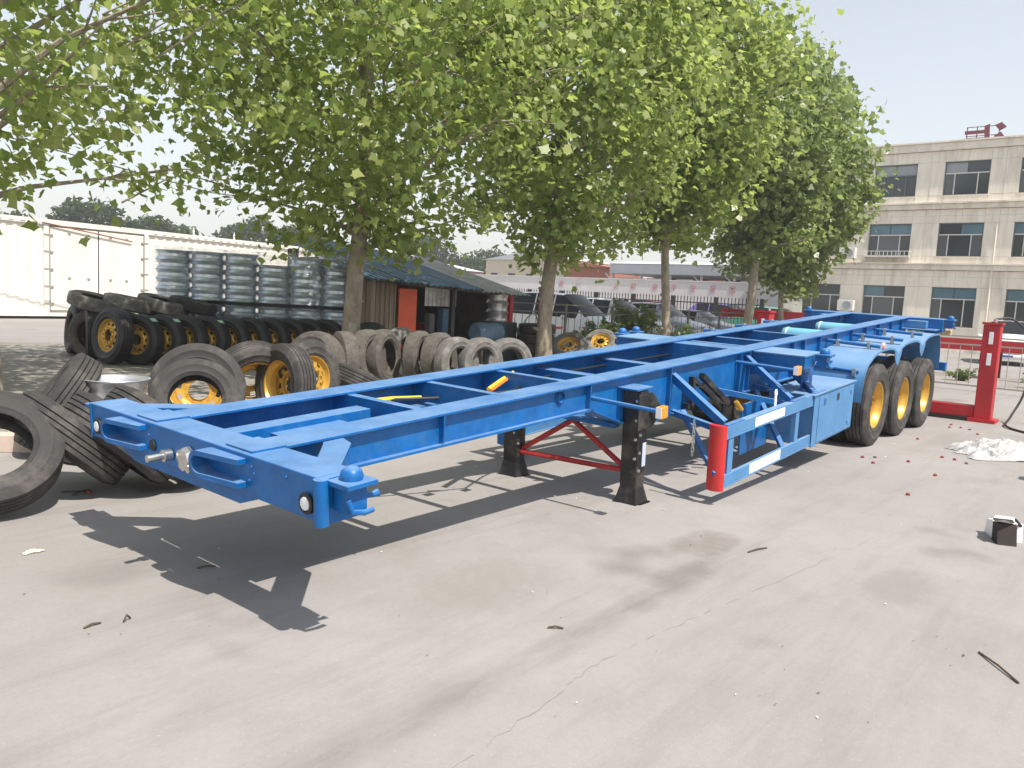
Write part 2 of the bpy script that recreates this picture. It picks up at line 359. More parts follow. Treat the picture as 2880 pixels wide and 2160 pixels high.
# white window guard basket
gd = part(BX(FX-.42, FX-.02, 7.45, 9.85, 5.02, 5.06), 'window_guard', ALU)
mb = MB()
for z in (5.1, 5.36):
    mb.bar((FX-.42, 7.45, z), (FX-.42, 9.85, z), .035)
    for y in (7.46, 9.84): mb.bar((FX-.42, y, z), (FX-.02, y, z), .035)
for k in range(12): mb.bar((FX-.42, 7.46+k*2.38/11, 5.06), (FX-.42, 7.46+k*2.38/11, 5.36), .03)
mb.build('guard_bars', ALU, gd)
ACW = mat('air_conditioner_white', (0.66, 0.64, 0.59), 0.55, var=0.06)
def aircon(y, z, label):
    t = thing('air_conditioner', label, 'air conditioner', (FX-.62, y, z), 0, 'outdoor air conditioner units on the stone facade')
    BX(-.18, .18, -.44, .44, 0, .6).build('casing', ACW, t, bevel=.02)
    MB().lathe([(.0, -.19), (.2, -.19), (.23, -.2), (.25, -.185)], 20, 'x', (0, -.1, .3)).build('fan_grille', CURT, t)
    mb = MB()
    for s in (-.34, .34): mb.bar((-.15, s, -.03), (.60, s, -.03), .04); mb.bar((-.1, s, -.04), (.58, s, -.4), .03)
    mb.build('bracket', GREYM, t)
aircon(10.62, 4.92, 'white air conditioner outdoor unit on the upper wall beside the leaves')
aircon(10.45, 1.95, 'white air conditioner outdoor unit between the ground floor windows')
# rooftop sign seen from behind
SIGNR = mat('dull_red_sign_metal', (0.16, 0.035, 0.05), 0.6, var=0.2)
sg = thing('rooftop_sign', 'dull red rooftop letter sign on a steel frame at the parapet', 'sign', (FX+.6, 4.4, 11.05)); sg.scale = (.85, .85, .85)
mb = MB(); mb.box(-.06, .06, .2, 1.35, .66, .86).box(-.06, .06, .1, 1.25, .22, .42).prism([(-.05, .05), (.22, .12), (.3, 1.1), (.02, 1.2)], 'x', -.055, .055)
mb.build('letter', SIGNR, sg)
mb = MB(); mb.prism([(-.55, .75), (-.25, 1.1), (-.62, 1.25), (-.9, .95)], 'x', -.05, .05); mb.prism([(-.5, .15), (-.25, .45), (-.62, .68), (-.9, .3)], 'x', -.05, .05)
mb.build('letter', SIGNR, sg)
mb = MB()
for y in (-.5, .1, .7, 1.25): mb.bar((.1, y, 0), (.1, y, 1.1), .05)
for z in (.05, .55, 1.1): mb.bar((.1, -.7, z), (.1, 1.3, z), .04)
mb.build('sign_frame', SIGNR, sg)

# ---------------------------------------------------------------- far white wall with slogan, canopy
WWALL = mat('white_slogan_wall', (0.66, 0.63, 0.62), 0.8, var=0.06, scale=0.5, dirt=(0.50, 0.47, 0.45), dirt_amt=0.4, dirt_scale=0.6)
CANO = mat('grey_canopy_sheet', (0.52, 0.54, 0.56), 0.6, var=0.1, scale=0.4)
CANOD = mat('dim_canopy_back', (0.12, 0.13, 0.14), 0.8, var=0.1)
SLOG = mat('red_slogan_paint', (0.58, 0.24, 0.24), 0.7)
wall = thing('slogan_wall', 'long white yard wall with spaced red slogan characters', 'wall', (52, 30, 0))
BX(0, .25, -13.2, 18, 0, 3.55).build('wall_slab', WWALL, wall)
BX(-.06, .31, -13.2, 18, 3.55, 3.63).build('coping', WWALL, wall)
def glyph(ch, y, z, s):
    cu = bpy.data.curves.new('slogan_character', 'FONT'); cu.body = ch; cu.size = s; cu.align_x = 'CENTER'; cu.extrude = 0.01
    o = bpy.data.objects.new('tmp_text', cu); COL.objects.link(o)
    dg = bpy.context.evaluated_depsgraph_get(); me = bpy.data.meshes.new_from_object(o.evaluated_get(dg))
    bpy.data.objects.remove(o); me.name = 'slogan_character'; me.materials.clear()
    if len(me.polygons) == 0: return
    put('slogan_character', me, SLOG, wall, (-.02, y-30, z), (RAD(90), 0, RAD(-90)))
for ch, y in (('高', 35.6), ('一', 33.9), ('上', 30.2), ('前', 28.6), ('来', 26.7), ('平', 25.1), ('安', 23.5), ('贸', 21.9), ('回', 20.4)):
    glyph(ch, y, 2.88, .52)
cp = thing('yard_canopy', 'grey sheet metal canopy on posts behind the white wall', 'canopy', (56, 28, 0))
BX(-1.5, 6, -9.5, 4.5, 4.15, 4.95).build('fascia', CANO, cp)
MB().prism([(-1.6, 4.96), (2, 5.35), (6.2, 4.96)], 'y', -9.7, 4.7).build('roof_sheet', CANO, cp)
BX(5.7, 5.95, -9.4, 4.4, 0, 4.15).build('back_wall', CANOD, cp)
for k in range(6):
    y = -9.2 + k*2.7
    p = BX(-1.2, -1.02, y, y+.18, 0, 4.15).build('post', ALU, cp)
    MB().bar((-1.11, y+.09, 3.5), (-1.11, y+.85, 4.15), .1).build('brace', ALU, p)
for k in range(5):
    y = -8.3+k*2.7
    BX(-.9, -.8, y, y+1.5, 3.66, 3.85).build('stored_beam', [WWALL, SLOG, CANO, WWALL, ALU][k], cp)
# far pale and orange buildings seen between the crowns
FARC = mat('far_cream_wall', (0.60, 0.52, 0.40), 0.8, var=0.05); FARR = mat('far_red_brick', (0.36, 0.13, 0.09), 0.8, var=0.1); FARP = mat('far_pink_wall', (0.55, 0.34, 0.33), 0.8)
def far_house(x, y, w, d, h, m, label, roof=None):
    t = thing('far_building', label, 'building', (x, y, 0), 0)
    BX(0, d, -w/2, w/2, 0, h).build('wall', m, t)
    MB().prism([(-w/2-.2, h), (0, h+w*.08), (w/2+.2, h)], 'x', -.2, d+.2).build('roof', roof or CANO, t)
    for k in range(max(2, int(w//2.2))):
        y0 = -w/2 + (k+.5)*w/max(2, int(w//2.2))
        wi = BX(-.03, .1, y0-.45, y0+.45, h*.42, h*.75).build('window', GLASSD, t)
        BX(-.08, 0, y0-.5, y0+.5, h*.42-.1, h*.42-.01).build('sill', ALU, wi)
far_house(62, 47, 12, 8, 5.6, FARC, 'far cream building between the tree crowns above the white wall')
far_house(60, 38.5, 5, 6, 4.9, FARR, 'far small red brick building left of the canopy', FARR)
far_house(58, 62, 10, 8, 4.4, FARP, 'far pink walled building beyond the shed roof')
far_house(70, 90, 14, 10, 7.0, WWALL, 'far low white building behind the parked van')

# ---------------------------------------------------------------- far tree belt and tower in the haze
def leaf_material(name, c0, c1, tr):
    m = bpy.data.materials.new(name); m.use_nodes = True; n = m.node_tree.nodes; L = m.node_tree.links; b = n['Principled BSDF']
    at = n.new('ShaderNodeAttribute'); at.attribute_name = 'tone'
    mi = n.new('ShaderNodeMix'); mi.data_type = 'RGBA'; L.new(at.outputs['Fac'], mi.inputs[0]); mi.inputs[6].default_value = (*c0, 1); mi.inputs[7].default_value = (*c1, 1)
    L.new(mi.outputs[2], b.inputs['Base Color']); b.inputs['Roughness'].default_value = 0.36; b.inputs['Specular IOR Level'].default_value = 0.5
    t = n.new('ShaderNodeBsdfTranslucent'); mm = n.new('ShaderNodeMix'); mm.data_type = 'RGBA'; mm.inputs[0].default_value = 0.5
    L.new(mi.outputs[2], mm.inputs[6]); mm.inputs[7].default_value = (*tr, 1); L.new(mm.outputs[2], t.inputs['Color'])
    ms = n.new('ShaderNodeMixShader'); ms.inputs[0].default_value = 0.54
    L.new(b.outputs[0], ms.inputs[1]); L.new(t.outputs[0], ms.inputs[2]); L.new(ms.outputs[0], n['Material Output'].inputs['Surface'])
    return m
LEAF = leaf_material('plane_leaf', (0.110, 0.180, 0.030), (0.40, 0.435, 0.16), (0.62, 0.76, 0.18))
LEAFD = leaf_material('deep_plane_leaf', (0.085, 0.150, 0.034), (0.33, 0.375, 0.15), (0.48, 0.60, 0.16))
LEAFF = leaf_material('far_leaf', (0.045, 0.075, 0.035), (0.085, 0.12, 0.05), (0.10, 0.15, 0.05))
LEAFB = leaf_material('shrub_leaf', (0.07, 0.12, 0.03), (0.17, 0.21, 0.06), (0.2, 0.28, 0.06))
LEAF_XY = np.array([(0, -.32), (.24, -.42), (.33, -.18), (.56, -.02), (.37, .14), (.22, .28), (0, .60), (-.24, .26), (-.36, .12), (-.55, .03), (-.34, -.2), (-.2, -.40)])
OVAL_XY = np.array([(0, -.5), (.2, -.2), (.22, .12), (0, .55), (-.22, .12), (-.2, -.2)])
def leaf_cloud(name, C, size, rng, outline=LEAF_XY, up=0.7, out=None, m=LEAF, droop=.22):
    """one polygon per leaf centred at C (n,3)"""
    n = len(C); k = len(outline)
    N = rng.normal(0, .62, (n, 3)); N[:, 2] += up
    if out is not None: N += out
    N /= np.linalg.norm(N, axis=1)[:, None]
    A = np.cross(N, rng.normal(0, 1, (n, 3))); A /= np.linalg.norm(A, axis=1)[:, None]
    B = np.cross(N, A)
    s = rng.uniform(size[0], size[1], n)
    x = outline[:, 0]; y = outline[:, 1]; rr = x*x + y*y
    V = C[:, None, :] + s[:, None, None]*(A[:, None, :]*x[None, :, None] + B[:, None, :]*y[None, :, None] - N[:, None, :]*(rng.uniform(-.15, 2.6, n)[:, None]*droop*rr[None, :] - rng.uniform(-.1, .5, n)[:, None]*np.abs(x)[None, :])[:, :, None])
    me = fast_mesh(name, V.reshape(-1, 3), k)
    at = me.attributes.new('tone', 'FLOAT', 'FACE'); at.data.foreach_set('value', np.clip(rng.beta(1.15, 1.5, n), 0, 1).astype(np.float32))
    me.materials.append(m); return me
def belt(name, label, p0, p1, depth, hmin, hmax, n, seed, size):
    rng = np.random.default_rng(seed); p0 = np.array(p0); p1 = np.array(p1)
    t = rng.uniform(0, 1, n); ph = rng.uniform(0, 6, 6)
    hh = hmin + (hmax-hmin)*(0.5+0.25*np.sin(t*21+ph[0])+0.16*np.sin(t*47+ph[1])+.1*np.sin(t*97+ph[2]))
    z = hh*np.sqrt(rng.uniform(0.02, 1, n))
    nrm = np.array([-(p1-p0)[1], (p1-p0)[0]]); nrm = nrm/np.linalg.norm(nrm)
    xy = p0 + t[:, None]*(p1-p0) + nrm*rng.uniform(-.5, .5, n)[:, None]*depth
    C = np.column_stack([xy, z]) + rng.normal(0, .25, (n, 3))
    o = put(name, leaf_cloud(name, C, size, rng, OVAL_XY, .5, None, LEAFF), None)
    tag(o, label, 'trees', kind='stuff')
belt('far_tree_belt', 'distant hazy belt of trees above the white container', (34, 112), (112, 92), 8, 7.0, 12.5, 26000, 5, (.5, 1.0))
belt('far_tree_belt', 'distant hazy belt of trees right of the container roof', (72, 72), (118, 60), 6, 4.0, 6.0, 9000, 6, (.45, .9))
tw = thing('distant_tower', 'faint pale high block standing far off in the haze', 'building', (46, 215, 0), RAD(20))
BX(-7, 7, -6, 6, 0, 44).build('tower_body', CANO, tw)
mb = MB()
for k in range(13): mb.box(-7.1, 7.1, -6.1, 6.1, 2+k*3.2, 2.3+k*3.2)
mb.build('floor_bands', WWALL, tw)

# ---------------------------------------------------------------- the blue skeletal trailer (local frame: x rearwards, y to the far side, z up, deck top 1.515)
TH, RO = RAD(3.92), 0.0205; PV = Vector((9.9, 0, 0.53))
Rr = Matrix(((1, 0, 0), (0, math.cos(RO), -math.sin(RO)), (0, math.sin(RO), math.cos(RO))))
Rp = Matrix(((math.cos(TH), 0, -math.sin(TH)), (0, 1, 0), (math.sin(TH), 0, math.cos(TH))))
RT = Rp @ Rr
trailer = thing('container_trailer', 'long blue skeletal container trailer standing on its landing legs', 'trailer')
trailer.matrix_world = Matrix.Translation(PV - RT @ PV) @ RT.to_4x4()
def w2l(p): return RT.transposed() @ (Vector(p) - PV) + PV
def TP(mb, name, m=BLUE, parent=None, **k): return mb.build(name, m, parent if parent is not None else trailer, **k)
DZ = 1.515
def main_beam(s):
    yw = 0.525*s; yf = 0.47*s
    poly = [(.24, DZ-.016), (.24, 1.325), (3.0, 1.305), (3.62, 1.075), (8.0, 1.075), (9.0, 1.16), (12.45, 1.16), (12.45, DZ-.016)]
    b = TP(MB().prism(poly, 'y', yw-.006, yw+.006), 'main_beam')
    TP(BX(.2, 12.46, yf-.11, yf+.11, DZ-.016, DZ), 'top_flange', BLUE, b, bevel=.003)
    mb = MB()
    low = [(.26, 1.325), (3.0, 1.305), (3.62, 1.075), (8.0, 1.075), (9.0, 1.16), (12.45, 1.16)]
    for (x0, z0), (x1, z1) in zip(low[:-1], low[1:]):
        mb.prism([(x0, z0), (x1, z1), (x1, z1-.016), (x0, z0-.016)], 'y', yf-.10, yf+.10)
    TP(mb, 'bottom_flange', BLUE, b)
    for x in (1.38, 2.97, 4.24, 5.72, 5.95, 7.2, 7.55, 8.1, 8.75, 9.4, 10.05, 10.7, 11.4, 12.0):
        zb = 1.325 if x < 3.05 else (1.08 if x < 8.1 else 1.165)
        if x == 2.97: zb = 1.312
        TP(MB().prism([(yw+s*.006, DZ-.018), (yw+s*.052, DZ-.018), (yw+s*.045, zb), (yw+s*.006, zb)], 'x', x-.006, x+.006), 'stiffener', BLUE, b)
    return b
nb = main_beam(-1); fb = main_beam(1)
# ring mark and cable bushing on the near web
TP(MB().lathe([(.045, 0), (.05, .01), (.035, .012), (.035, 0)], 18, 'y', (2.62, -.548, 1.44)), 'cable_bushing', BLUE, nb, smooth=True)
# front bolster
bol = TP(MB().box(.025, .235, -1.12, 1.12, 1.308, DZ), 'front_bolster', BLUE, bevel=.006)
TP(BX(.018, .245, -1.165, -1.122, 1.30, DZ-.001), 'end_plate', BLUE, bol, bevel=.004); TP(MB().tube([(.03, -1.150, 1.30), (.03, -1.150, DZ-.003)], .034, 14), 'end_bar', BLUE, bol, smooth=True); TP(BX(.018, .245, 1.122, 1.15, 1.30, DZ-.001), 'end_plate', BLUE, bol, bevel=.004)
TP(MB().prism([(-.66, 1.307), (-.5, 1.25), (.6, 1.25), (.76, 1.307)], 'x', .03, .24), 'belly_plate', BLUE, bol)
for yc in (-.44, .56):       # D shaped tow eyes
    mb = MB(); pts = []
    for k in range(13):
        a = -PI/2 + PI*k/12; pts.append((yc + .17 + .066*math.cos(a), 1.422 + .058*math.sin(a)))
    pts = [(yc-.13, 1.364)] + pts + [(yc-.13, 1.480)]
    dep = lambda yy: -.020 - .045*min(1, max(0, (yy-(yc-.13))/.26))
    for (a0, b0), (a1, b1) in zip(pts[:-1], pts[1:]):
        dx, dz = a1-a0, b1-b0; l = math.hypot(dx, dz) or 1; nx, nz = dz/l*.013, -dx/l*.013
        Q = [(a0-nx, b0-nz), (a1-nx, b1-nz), (a1+nx, b1+nz), (a0+nx, b0+nz)]; D_ = [dep(a0), dep(a1), dep(a1), dep(a0)]
        mb.add([(D_[i], Q[i][0], Q[i][1]) for i in range(4)] + [(.026, y_, z_) for y_, z_ in Q], [(3, 2, 1, 0), (4, 5, 6, 7), (0, 1, 5, 4), (1, 2, 6, 5), (2, 3, 7, 6), (3, 0, 4, 7)])
    e = TP(mb, 'tow_eye', BLUE, bol)
    TP(MB().prism([(.0, yc-.13), (-.02, yc-.12), (-.06, yc+.12), (.02, yc+.2)], 'z', 1.352, 1.360), 'eye_floor', BLUE, e)
# chrome couplings on the bolster front
for y, z, L_ in ((.155, 1.375, .13), (-.148, 1.366, .07)):
    TP(MB().lathe([(0, -L_), (.02, -L_), (.02, -L_*.35), (.034, -L_*.33), (.034, 0), (0, 0)], 12, 'x', (.02, y, z)), 'air_coupling', STEEL, bol, smooth=True)
TP(MB().lathe([(0, -.05), (.03, -.05), (.06, -.045), (.068, -.02), (.068, 0), (0, 0)], 8, 'x', (.02, -.05, 1.392)), 'electric_socket', STEEL, bol)
TP(MB().lathe([(0, -.006), (.03, -.006), (.034, 0)], 14, 'x', (.02, .353, 1.39)), 'hole', BLACK, bol)
for y in (-1.06, 1.035):
    l = TP(MB().lathe([(0, -.02), (.03, -.018), (.036, 0)], 16, 'x', (.022, y, 1.385)), 'marker_lamp', LABELW, bol, smooth=True)
    TP(MB().lathe([(.036, -.016), (.05, -.012), (.05, 0), (.036, 0)], 16, 'x', (.022, y, 1.385)), 'lamp_bezel', BLACK, l, smooth=True)
for y, z in ((-.62, 1.46), (-.64, 1.43), (-.60, 1.39), (.40, 1.44), (-.9, 1.47), (.95, 1.34)): TP(MB().lathe([(0, -.008), (.006, -.006), (.008, 0)], 8, 'x', (.026, y, z)), 'bolt', BLUE, bol)
# weld pads where beams pass over the bolster
for s in (-1, 1): TP(MB().prism([(.05, s*.47-.115), (.05, s*.47+.115), (.24, s*.47+.125), (.24, s*.47-.125)], 'z', DZ+.001, DZ+.010), 'weld_pad', BLUE, bol)
def twistlock(x, y, s, parent, zt=DZ, head=True):
    """container lock at bolster end; s = -1 near side, +1 far side"""
    t = TP(MB().box(x-.085, x+.085, min(y-s*.06, y+s*.09), max(y-s*.06, y+s*.09), zt-.03, zt-.006), 'container_lock', BLUE, parent, bevel=.004)
    if head: TP(MB().lathe([(.050, 0), (.052, .02), (.045, .04), (.025, .056), (0, .06)], 16, 'z', (x, y+s*.01, zt-.005)), 'lock_head', BLUE, t, smooth=True)
    TP(BX(x-.055, x+.055, min(y-s*.05, y+s*.05), max(y-s*.05, y+s*.05), zt-.15, zt-.031), 'lock_body', BLUE, t, bevel=.006)
    TP(MB().tube([(x+.05, y+s*.02, zt-.09), (x+.09, y+s*.04, zt-.09), (x+.12, y+s*.04, zt-.088)], [.014, .014, .019], 8), 'lock_handle', BLUE, t, smooth=True)
    TP(MB().tube([(x-.06, y+s*.06, zt-.08), (x-.05, y+s*.075, zt-.13), (x+.01, y+s*.08, zt-.145), (x+.06, y+s*.08, zt-.142)], .013, 8), 'lock_nut', BLUE, t, smooth=True)
    return t
twistlock(.13, -1.225, -1, trailer); twistlock(.13, 1.19, 1, trailer, DZ-.02, False)
# diagonal corner braces from the bolster back to the beams
for s in (-1, 1):
    cbz = TP(MB().prism([(.236, s*1.02), (.56, s*.70), (.60, s*.582), (.47, s*.582), (.44, s*.62), (.236, s*.84)], 'z', 1.484, 1.498), 'corner_brace', BLUE, bevel=.002)
    TP(MB().bar((.24, s*1.005, 1.40), (.57, s*.66, 1.40), .012, .166), 'brace_web', BLUE, cbz)
    TP(MB().bar((.24, s*.85, 1.40), (.46, s*.60, 1.40), .012, .166), 'brace_web', BLUE, cbz)
# king pin structure between the beams
sp = TP(MB().box(.24, 1.30, .02, .16, 1.30, 1.465), 'king_pin_spine', BLUE, bevel=.004)
TP(BX(.55, 1.05, -.40, .02, 1.415, 1.428), 'king_pin_plate', BLUE, sp); TP(BX(.55, .56, -.40, .02, 1.33, 1.4148), 'gusset', BLUE, sp)
TP(BX(.25, 1.35, -.455, .455, 1.275, 1.29), 'coupler_plate', BLUE, sp)
# cross members
def cross(x, zt, zb, w=.06, name='cross_member'):
    c = TP(BX(x-.005, x+.005, -.517, .517, zb, zt-.008), name)
    TP(BX(x-.006, x+w, -.516, .516, zt-.0078, zt), 'cross_flange', BLUE, c)
    return c
for x in (1.39, 2.14, 2.95): cross(x, DZ-.018, 1.345)
for x in (3.66, 4.66): cross(x, 1.432, 1.12, .12)
for x in (6.42, 7.1, 8.2): cross(x, DZ-.03, 1.2, .08)
for x in (9.0, 10.2, 11.3, 12.0): cross(x, 1.30, 1.18, .08)
# mid bolster arms
mid = TP(MB().box(6.0, 6.30, -.515, .515, 1.13, DZ-.02), 'mid_bolster', BLUE)
for s in (-1, 1):
    y0, y1 = sorted((s*.533, s*1.12))
    a = TP(MB().prism([(s*.58, DZ-.03), (s*1.12, DZ-.03), (s*1.12, 1.36), (s*.533, 1.24), (s*.533, DZ-.02)], 'x', 6.02, 6.28), 'bolster_arm', BLUE, mid, bevel=.004)
    TP(BX(6.0, 6.52, min(s*.575, s*1.13), max(s*.575, s*1.13), DZ-.028, DZ-.014), 'arm_plate', BLUE2, a)
    twistlock(6.3, s*1.21, s, trailer); 
    if s > 0: twistlock(6.62, s*1.21, s, trailer)
    TP(MB().tube([(6.35, s*1.0, 1.30), (6.36, s*1.0, 1.2)], .05, 12), 'lock_spring', BLUE, a)
    for k in range(4): TP(MB().tube([(6.45+.01*k, s*1.08, 1.47-.03*k), (6.62, s*1.19, 1.47-.03*k)], .009, 6), 'lock_rod', BLUE, a)
    TP(MB().prism([(6.30, 1.44), (6.62, 1.36), (6.62, 1.10), (6.30, 1.05)], 'y', s*1.0-.006, s*1.0+.006), 'lock_plate', BLUE, a)
# rear bolster
rb = TP(MB().box(12.46, 12.70, -1.08, 1.08, 1.30, DZ-.004), 'rear_bolster', BLUE, bevel=.006)
for s in (-1, 1):
    twistlock(12.6, s*1.15, s, trailer)
    TP(BX(12.30, 12.46, min(s*.5, s*.86), max(s*.5, s*.86), 1.36, 1.47), 'rear_gusset', BLUE2, rb)
    TP(BX(12.1, 12.45, min(s*.49, s*1.05), max(s*.49, s*1.05), 1.335, 1.35), 'rear_shelf', BLUE, rb)
    t = TP(BX(12.72, 12.76, min(s*.5, s*.95), max(s*.5, s*.95), 1.255, 1.29), 'reflector_strip', mat('lime_reflector', (0.55, 0.66, 0.08), 0.4, var=.05), rb)
    t = TP(BX(12.72, 12.82, min(s*.96, s*1.16), max(s*.96, s*1.16), 1.235, 1.325), 'tail_lamp', mat('tan_tail_lamp', (0.62, 0.45, 0.22), 0.4, var=.2, scale=20), rb, bevel=.008)
    TP(BX(12.55, 12.6, min(s*.8, s*1.0), max(s*.8, s*1.0), .85, 1.3), 'bumper_hanger', BLUE, rb)
TP(BX(12.55, 12.67, -1.17, 1.17, .66, .80), 'rear_bumper', BLUE, bevel=.008)
# air tanks
for x in (9.35, 10.75):
    a = TP(MB().lathe([(0, -.40), (.06, -.40), (.095, -.37), (.105, -.33), (.105, .33), (.095, .37), (.06, .40), (0, .40)], 20, 'y', (x, 0, 1.36)), 'air_tank', TANK, smooth=True)
    for y in (-.31, .31): TP(MB().lathe([(.107, -.012), (.110, -.012), (.110, .012), (.107, .012)], 20, 'y', (x, y, 1.36)), 'tank_band', LABELW, a, smooth=True)
    TP(MB().lathe([(0, .43), (.02, .43), (.02, .40)], 10, 'y', (x, 0, 1.36)), 'tank_port', STEEL, a)
    TP(MB().bar((x-.2, -.45, 1.245), (x-.2, .45, 1.245), .06, .03), 'tank_bracket', BLUE, a)
# landing legs
def landing_leg(s):
    foot = w2l((3.752, s*.635, 0)); fx, fy, fz = foot.x, foot.y, foot.z
    top = 1.40
    lg = TP(MB().box(fx-.255, fx-.125, fy-.08, fy+.08, fz+.15, top), 'landing_leg', BLACKP, bevel=.01)
    c = fx-.19
    V = [(c-.062, fy-.076, fz+.16), (c+.062, fy-.076, fz+.16), (c+.062, fy+.076, fz+.16), (c-.062, fy+.076, fz+.16), (c-.10, fy-.105, fz+.02), (c+.10, fy-.105, fz+.02), (c+.10, fy+.105, fz+.02), (c-.10, fy+.105, fz+.02)]
    f = TP(MB().add(V, [(0, 1, 2, 3), (7, 6, 5, 4), (4, 5, 1, 0), (5, 6, 2, 1), (6, 7, 3, 2), (7, 4, 0, 3)]), 'foot', BLACKP, lg, bevel=.004)
    TP(BX(c-.12, c+.12, fy-.12, fy+.12, fz, fz+.019), 'foot_plate', BLACKP, f, bevel=.004)
    TP(MB().prism([(c-.1, top-.02), (c+.10, top-.02), (c+.17, top-.07), (c+.22, top-.14), (c+.22, top-.22), (c+.17, top-.29), (c+.1, top-.32), (c-.1, top-.32)], 'y', fy-.095, fy-.0805) if s < 0 else BX(c-.1, c+.1, fy+.086, fy+.12, top-.3, top-.02), 'gear_case', BLACKP, lg, bevel=.01)
    TP(BX(c+.0655, c+.19, fy-.07, fy+.07, top-.28, top-.06), 'gear_housing', BLACKP, lg, bevel=.03)
    TP(MB().lathe([(0, -.13), (.03, -.13), (.03, -.10), (.07, -.095), (.07, 0)], 14, 'y', (c+.13, fy-.03, top-.17)), 'gear_boss', BLACKP, lg, smooth=True)
    for k in range(5): TP(MB().lathe([(0, -.014), (.012, -.012), (.014, 0)], 8, 'y', (c-.045, fy-.081, top-.06-.15*k)), 'bolt', STEEL, lg)
    for k in range(4): TP(MB().lathe([(0, -.014), (.012, -.012), (.014, 0)], 8, 'x', (c-.066, fy-.055, top-.08-.16*k)), 'bolt', STEEL, lg)
    if s < 0: TP(BX(c+.005, c+.06, fy-.0822, fy-.0808, fz+.33, fz+.53), 'sticker', mat('pale_blue_sticker', (0.48, 0.54, 0.66), 0.5, var=.1), lg)
    TP(BX(c-.12, c+.09, min(s*.533, fy-s*.082), max(s*.533, fy-s*.082), 1.14, top+.01), 'leg_bracket', BLUE, lg)
    TP(BX(c-.13, c+.12, min(s*.533, fy+s*.09), max(s*.533, fy+s*.09), top+.0102, top+.024), 'bracket_cap', BLUE, lg)
    return Vector((c, fy, fz))
fn = landing_leg(-1); ff = landing_leg(1)
def rbrace(a, b, r=.024): TP(MB().tube([a, b], r, 8), 'leg_brace', REDB, smooth=True)
rbrace((fn.x, fn.y+.09, fn.z+.27), (ff.x, ff.y-.09, ff.z+.25))
rbrace((fn.x+.02, fn.y+.09, fn.z+.29), (fn.x+.02, .02, 1.06)); rbrace((ff.x+.02, ff.y-.09, ff.z+.28), (fn.x+.02, -.02, 1.055))
TP(BX(fn.x-.03, fn.x+.06, -.455, .455, 1.05, 1.09), 'brace_beam', BLUE)
TP(MB().tube([(fn.x+.13, fn.y+.1, 1.23), (ff.x+.13, ff.y-.1, 1.23)], .02, 8), 'cross_shaft', BLACK, smooth=True)
# marker lamps on outrigger rods
for s in (-1,):
    for x, z in ((3.0, 1.385), (5.68, 1.405)):
        r = TP(MB().tube([(x, s*.533, z+.005), (x, s*1.15, z-.01)], .017, 8), 'lamp_rod', BLUE, smooth=True)
        l = TP(BX(x-.045, x+.045, min(s*1.15, s*1.20), max(s*1.15, s*1.20), z-.055, z+.035), 'side_lamp', AMBER, r, bevel=.008)
        TP(BX(x-.05, x-.0452, min(s*1.15, s*1.195), max(s*1.15, s*1.195), z-.05, z+.03), 'lamp_edge', LABELW, l)
# side guards
def side_guard(s):
    y = 1.2*s; yi = y - s*.03; lo, hi = sorted((y, yi))
    def bx(x0, x1, z0, z1, d0=0.0, d1=.03):
        a, b = sorted((y - s*d0, y - s*d1)); return BX(x0, x1, a, b, z0, z1)
    g = TP(bx(4.07, 6.14, .995, 1.086), 'side_guard', BLUE2, bevel=.004)
    TP(bx(4.07, 6.14, 1.0862, 1.094, .0, .07), 'rail_lip', BLUE2, g); TP(bx(4.07, 6.14, .985, .9948, -.004, .05), 'rail_lip', BLUE2, g)
    TP(bx(4.04, 6.14, .572, .675), 'lower_rail', BLUE2, g, bevel=.004)
    TP(bx(4.04, 6.14, .562, .5718, -.004, .05), 'rail_lip', BLUE2, g)
    for x0, x1 in ((4.145, 4.245), (5.69, 5.78)): TP(bx(x0, x1, .676, .984, .006, .05), 'guard_post', BLUE2, g)
    TP(bx(4.13, 4.1448, .60, 1.0, .031, .17), 'post_web', BLUE, g)
    if s < 0:
        # rounded red nose
        mb = MB(); n = 10; V = []
        for z in (.555, 1.112):
            for k in range(n+1):
                a = PI*k/n; V.append((4.035 - .062*math.sin(a)**.7, y + .075*(-math.cos(a)) + .05, z))
        mb.add(V, [(k, k+1, n+2+k, n+1+k) for k in range(n)] + [tuple(range(n, -1, -1)), tuple(range(n+1, 2*n+2))])
        TP(mb, 'guard_nose', REDP, g, smooth=True)
    else:
        TP(bx(3.95, 4.06, .53, 1.11, -.005, .12), 'guard_nose', BLUE, g, bevel=.02)
    TP(bx(4.664, 5.356, 1.0, 1.082, -.002, 0), 'reflective_tape', WHITEP, g); TP(bx(4.61, 5.33, .578, .670, -.002, 0), 'reflective_tape', WHITEP, g)
    # brackets to the beam
    for (x0, z0, x1, z1) in ((4.31, 1.41, 4.09, 1.10), (5.90, 1.43, 5.58, 1.10), (6.92, 1.30, 6.2, 1.10)):
        b = TP(MB().bar((x0, s*.533, z0), (x1, s*1.16, z1), .012, .07), 'guard_bracket', BLUE)
        TP(MB().bar((x0+.03, s*.533, z0+.03), (x1+.03, s*1.16, z1+.035), .06, .008), 'bracket_flange', BLUE, b)
        TP(MB().bar((x1+.02, s*1.17, z1-.004), (x1+.35, s*1.17, z1-.004), .05, .014), 'bracket_foot', BLUE, b)
    for (x0, z0, x1, z1) in ((4.44, 1.08, 3.98, .70), (6.1, 1.06, 5.5, .62)):
        TP(MB().bar((x0, s*.60, z0), (x1, s*1.17, z1), .045, .045), 'lower_brace', BLUE)
    for (x0, z0, x1, z1) in ((4.40, 1.075, 4.15, 1.03), (5.25, 1.17, 5.75, 1.03), (6.2, 1.10, 6.2, 1.02)):
        TP(MB().bar((x0, s*.48, z0), (x1, s*1.17, z1), .05, .05), 'outrigger', BLUE)
    return g
side_guard(-1); side_guard(1)
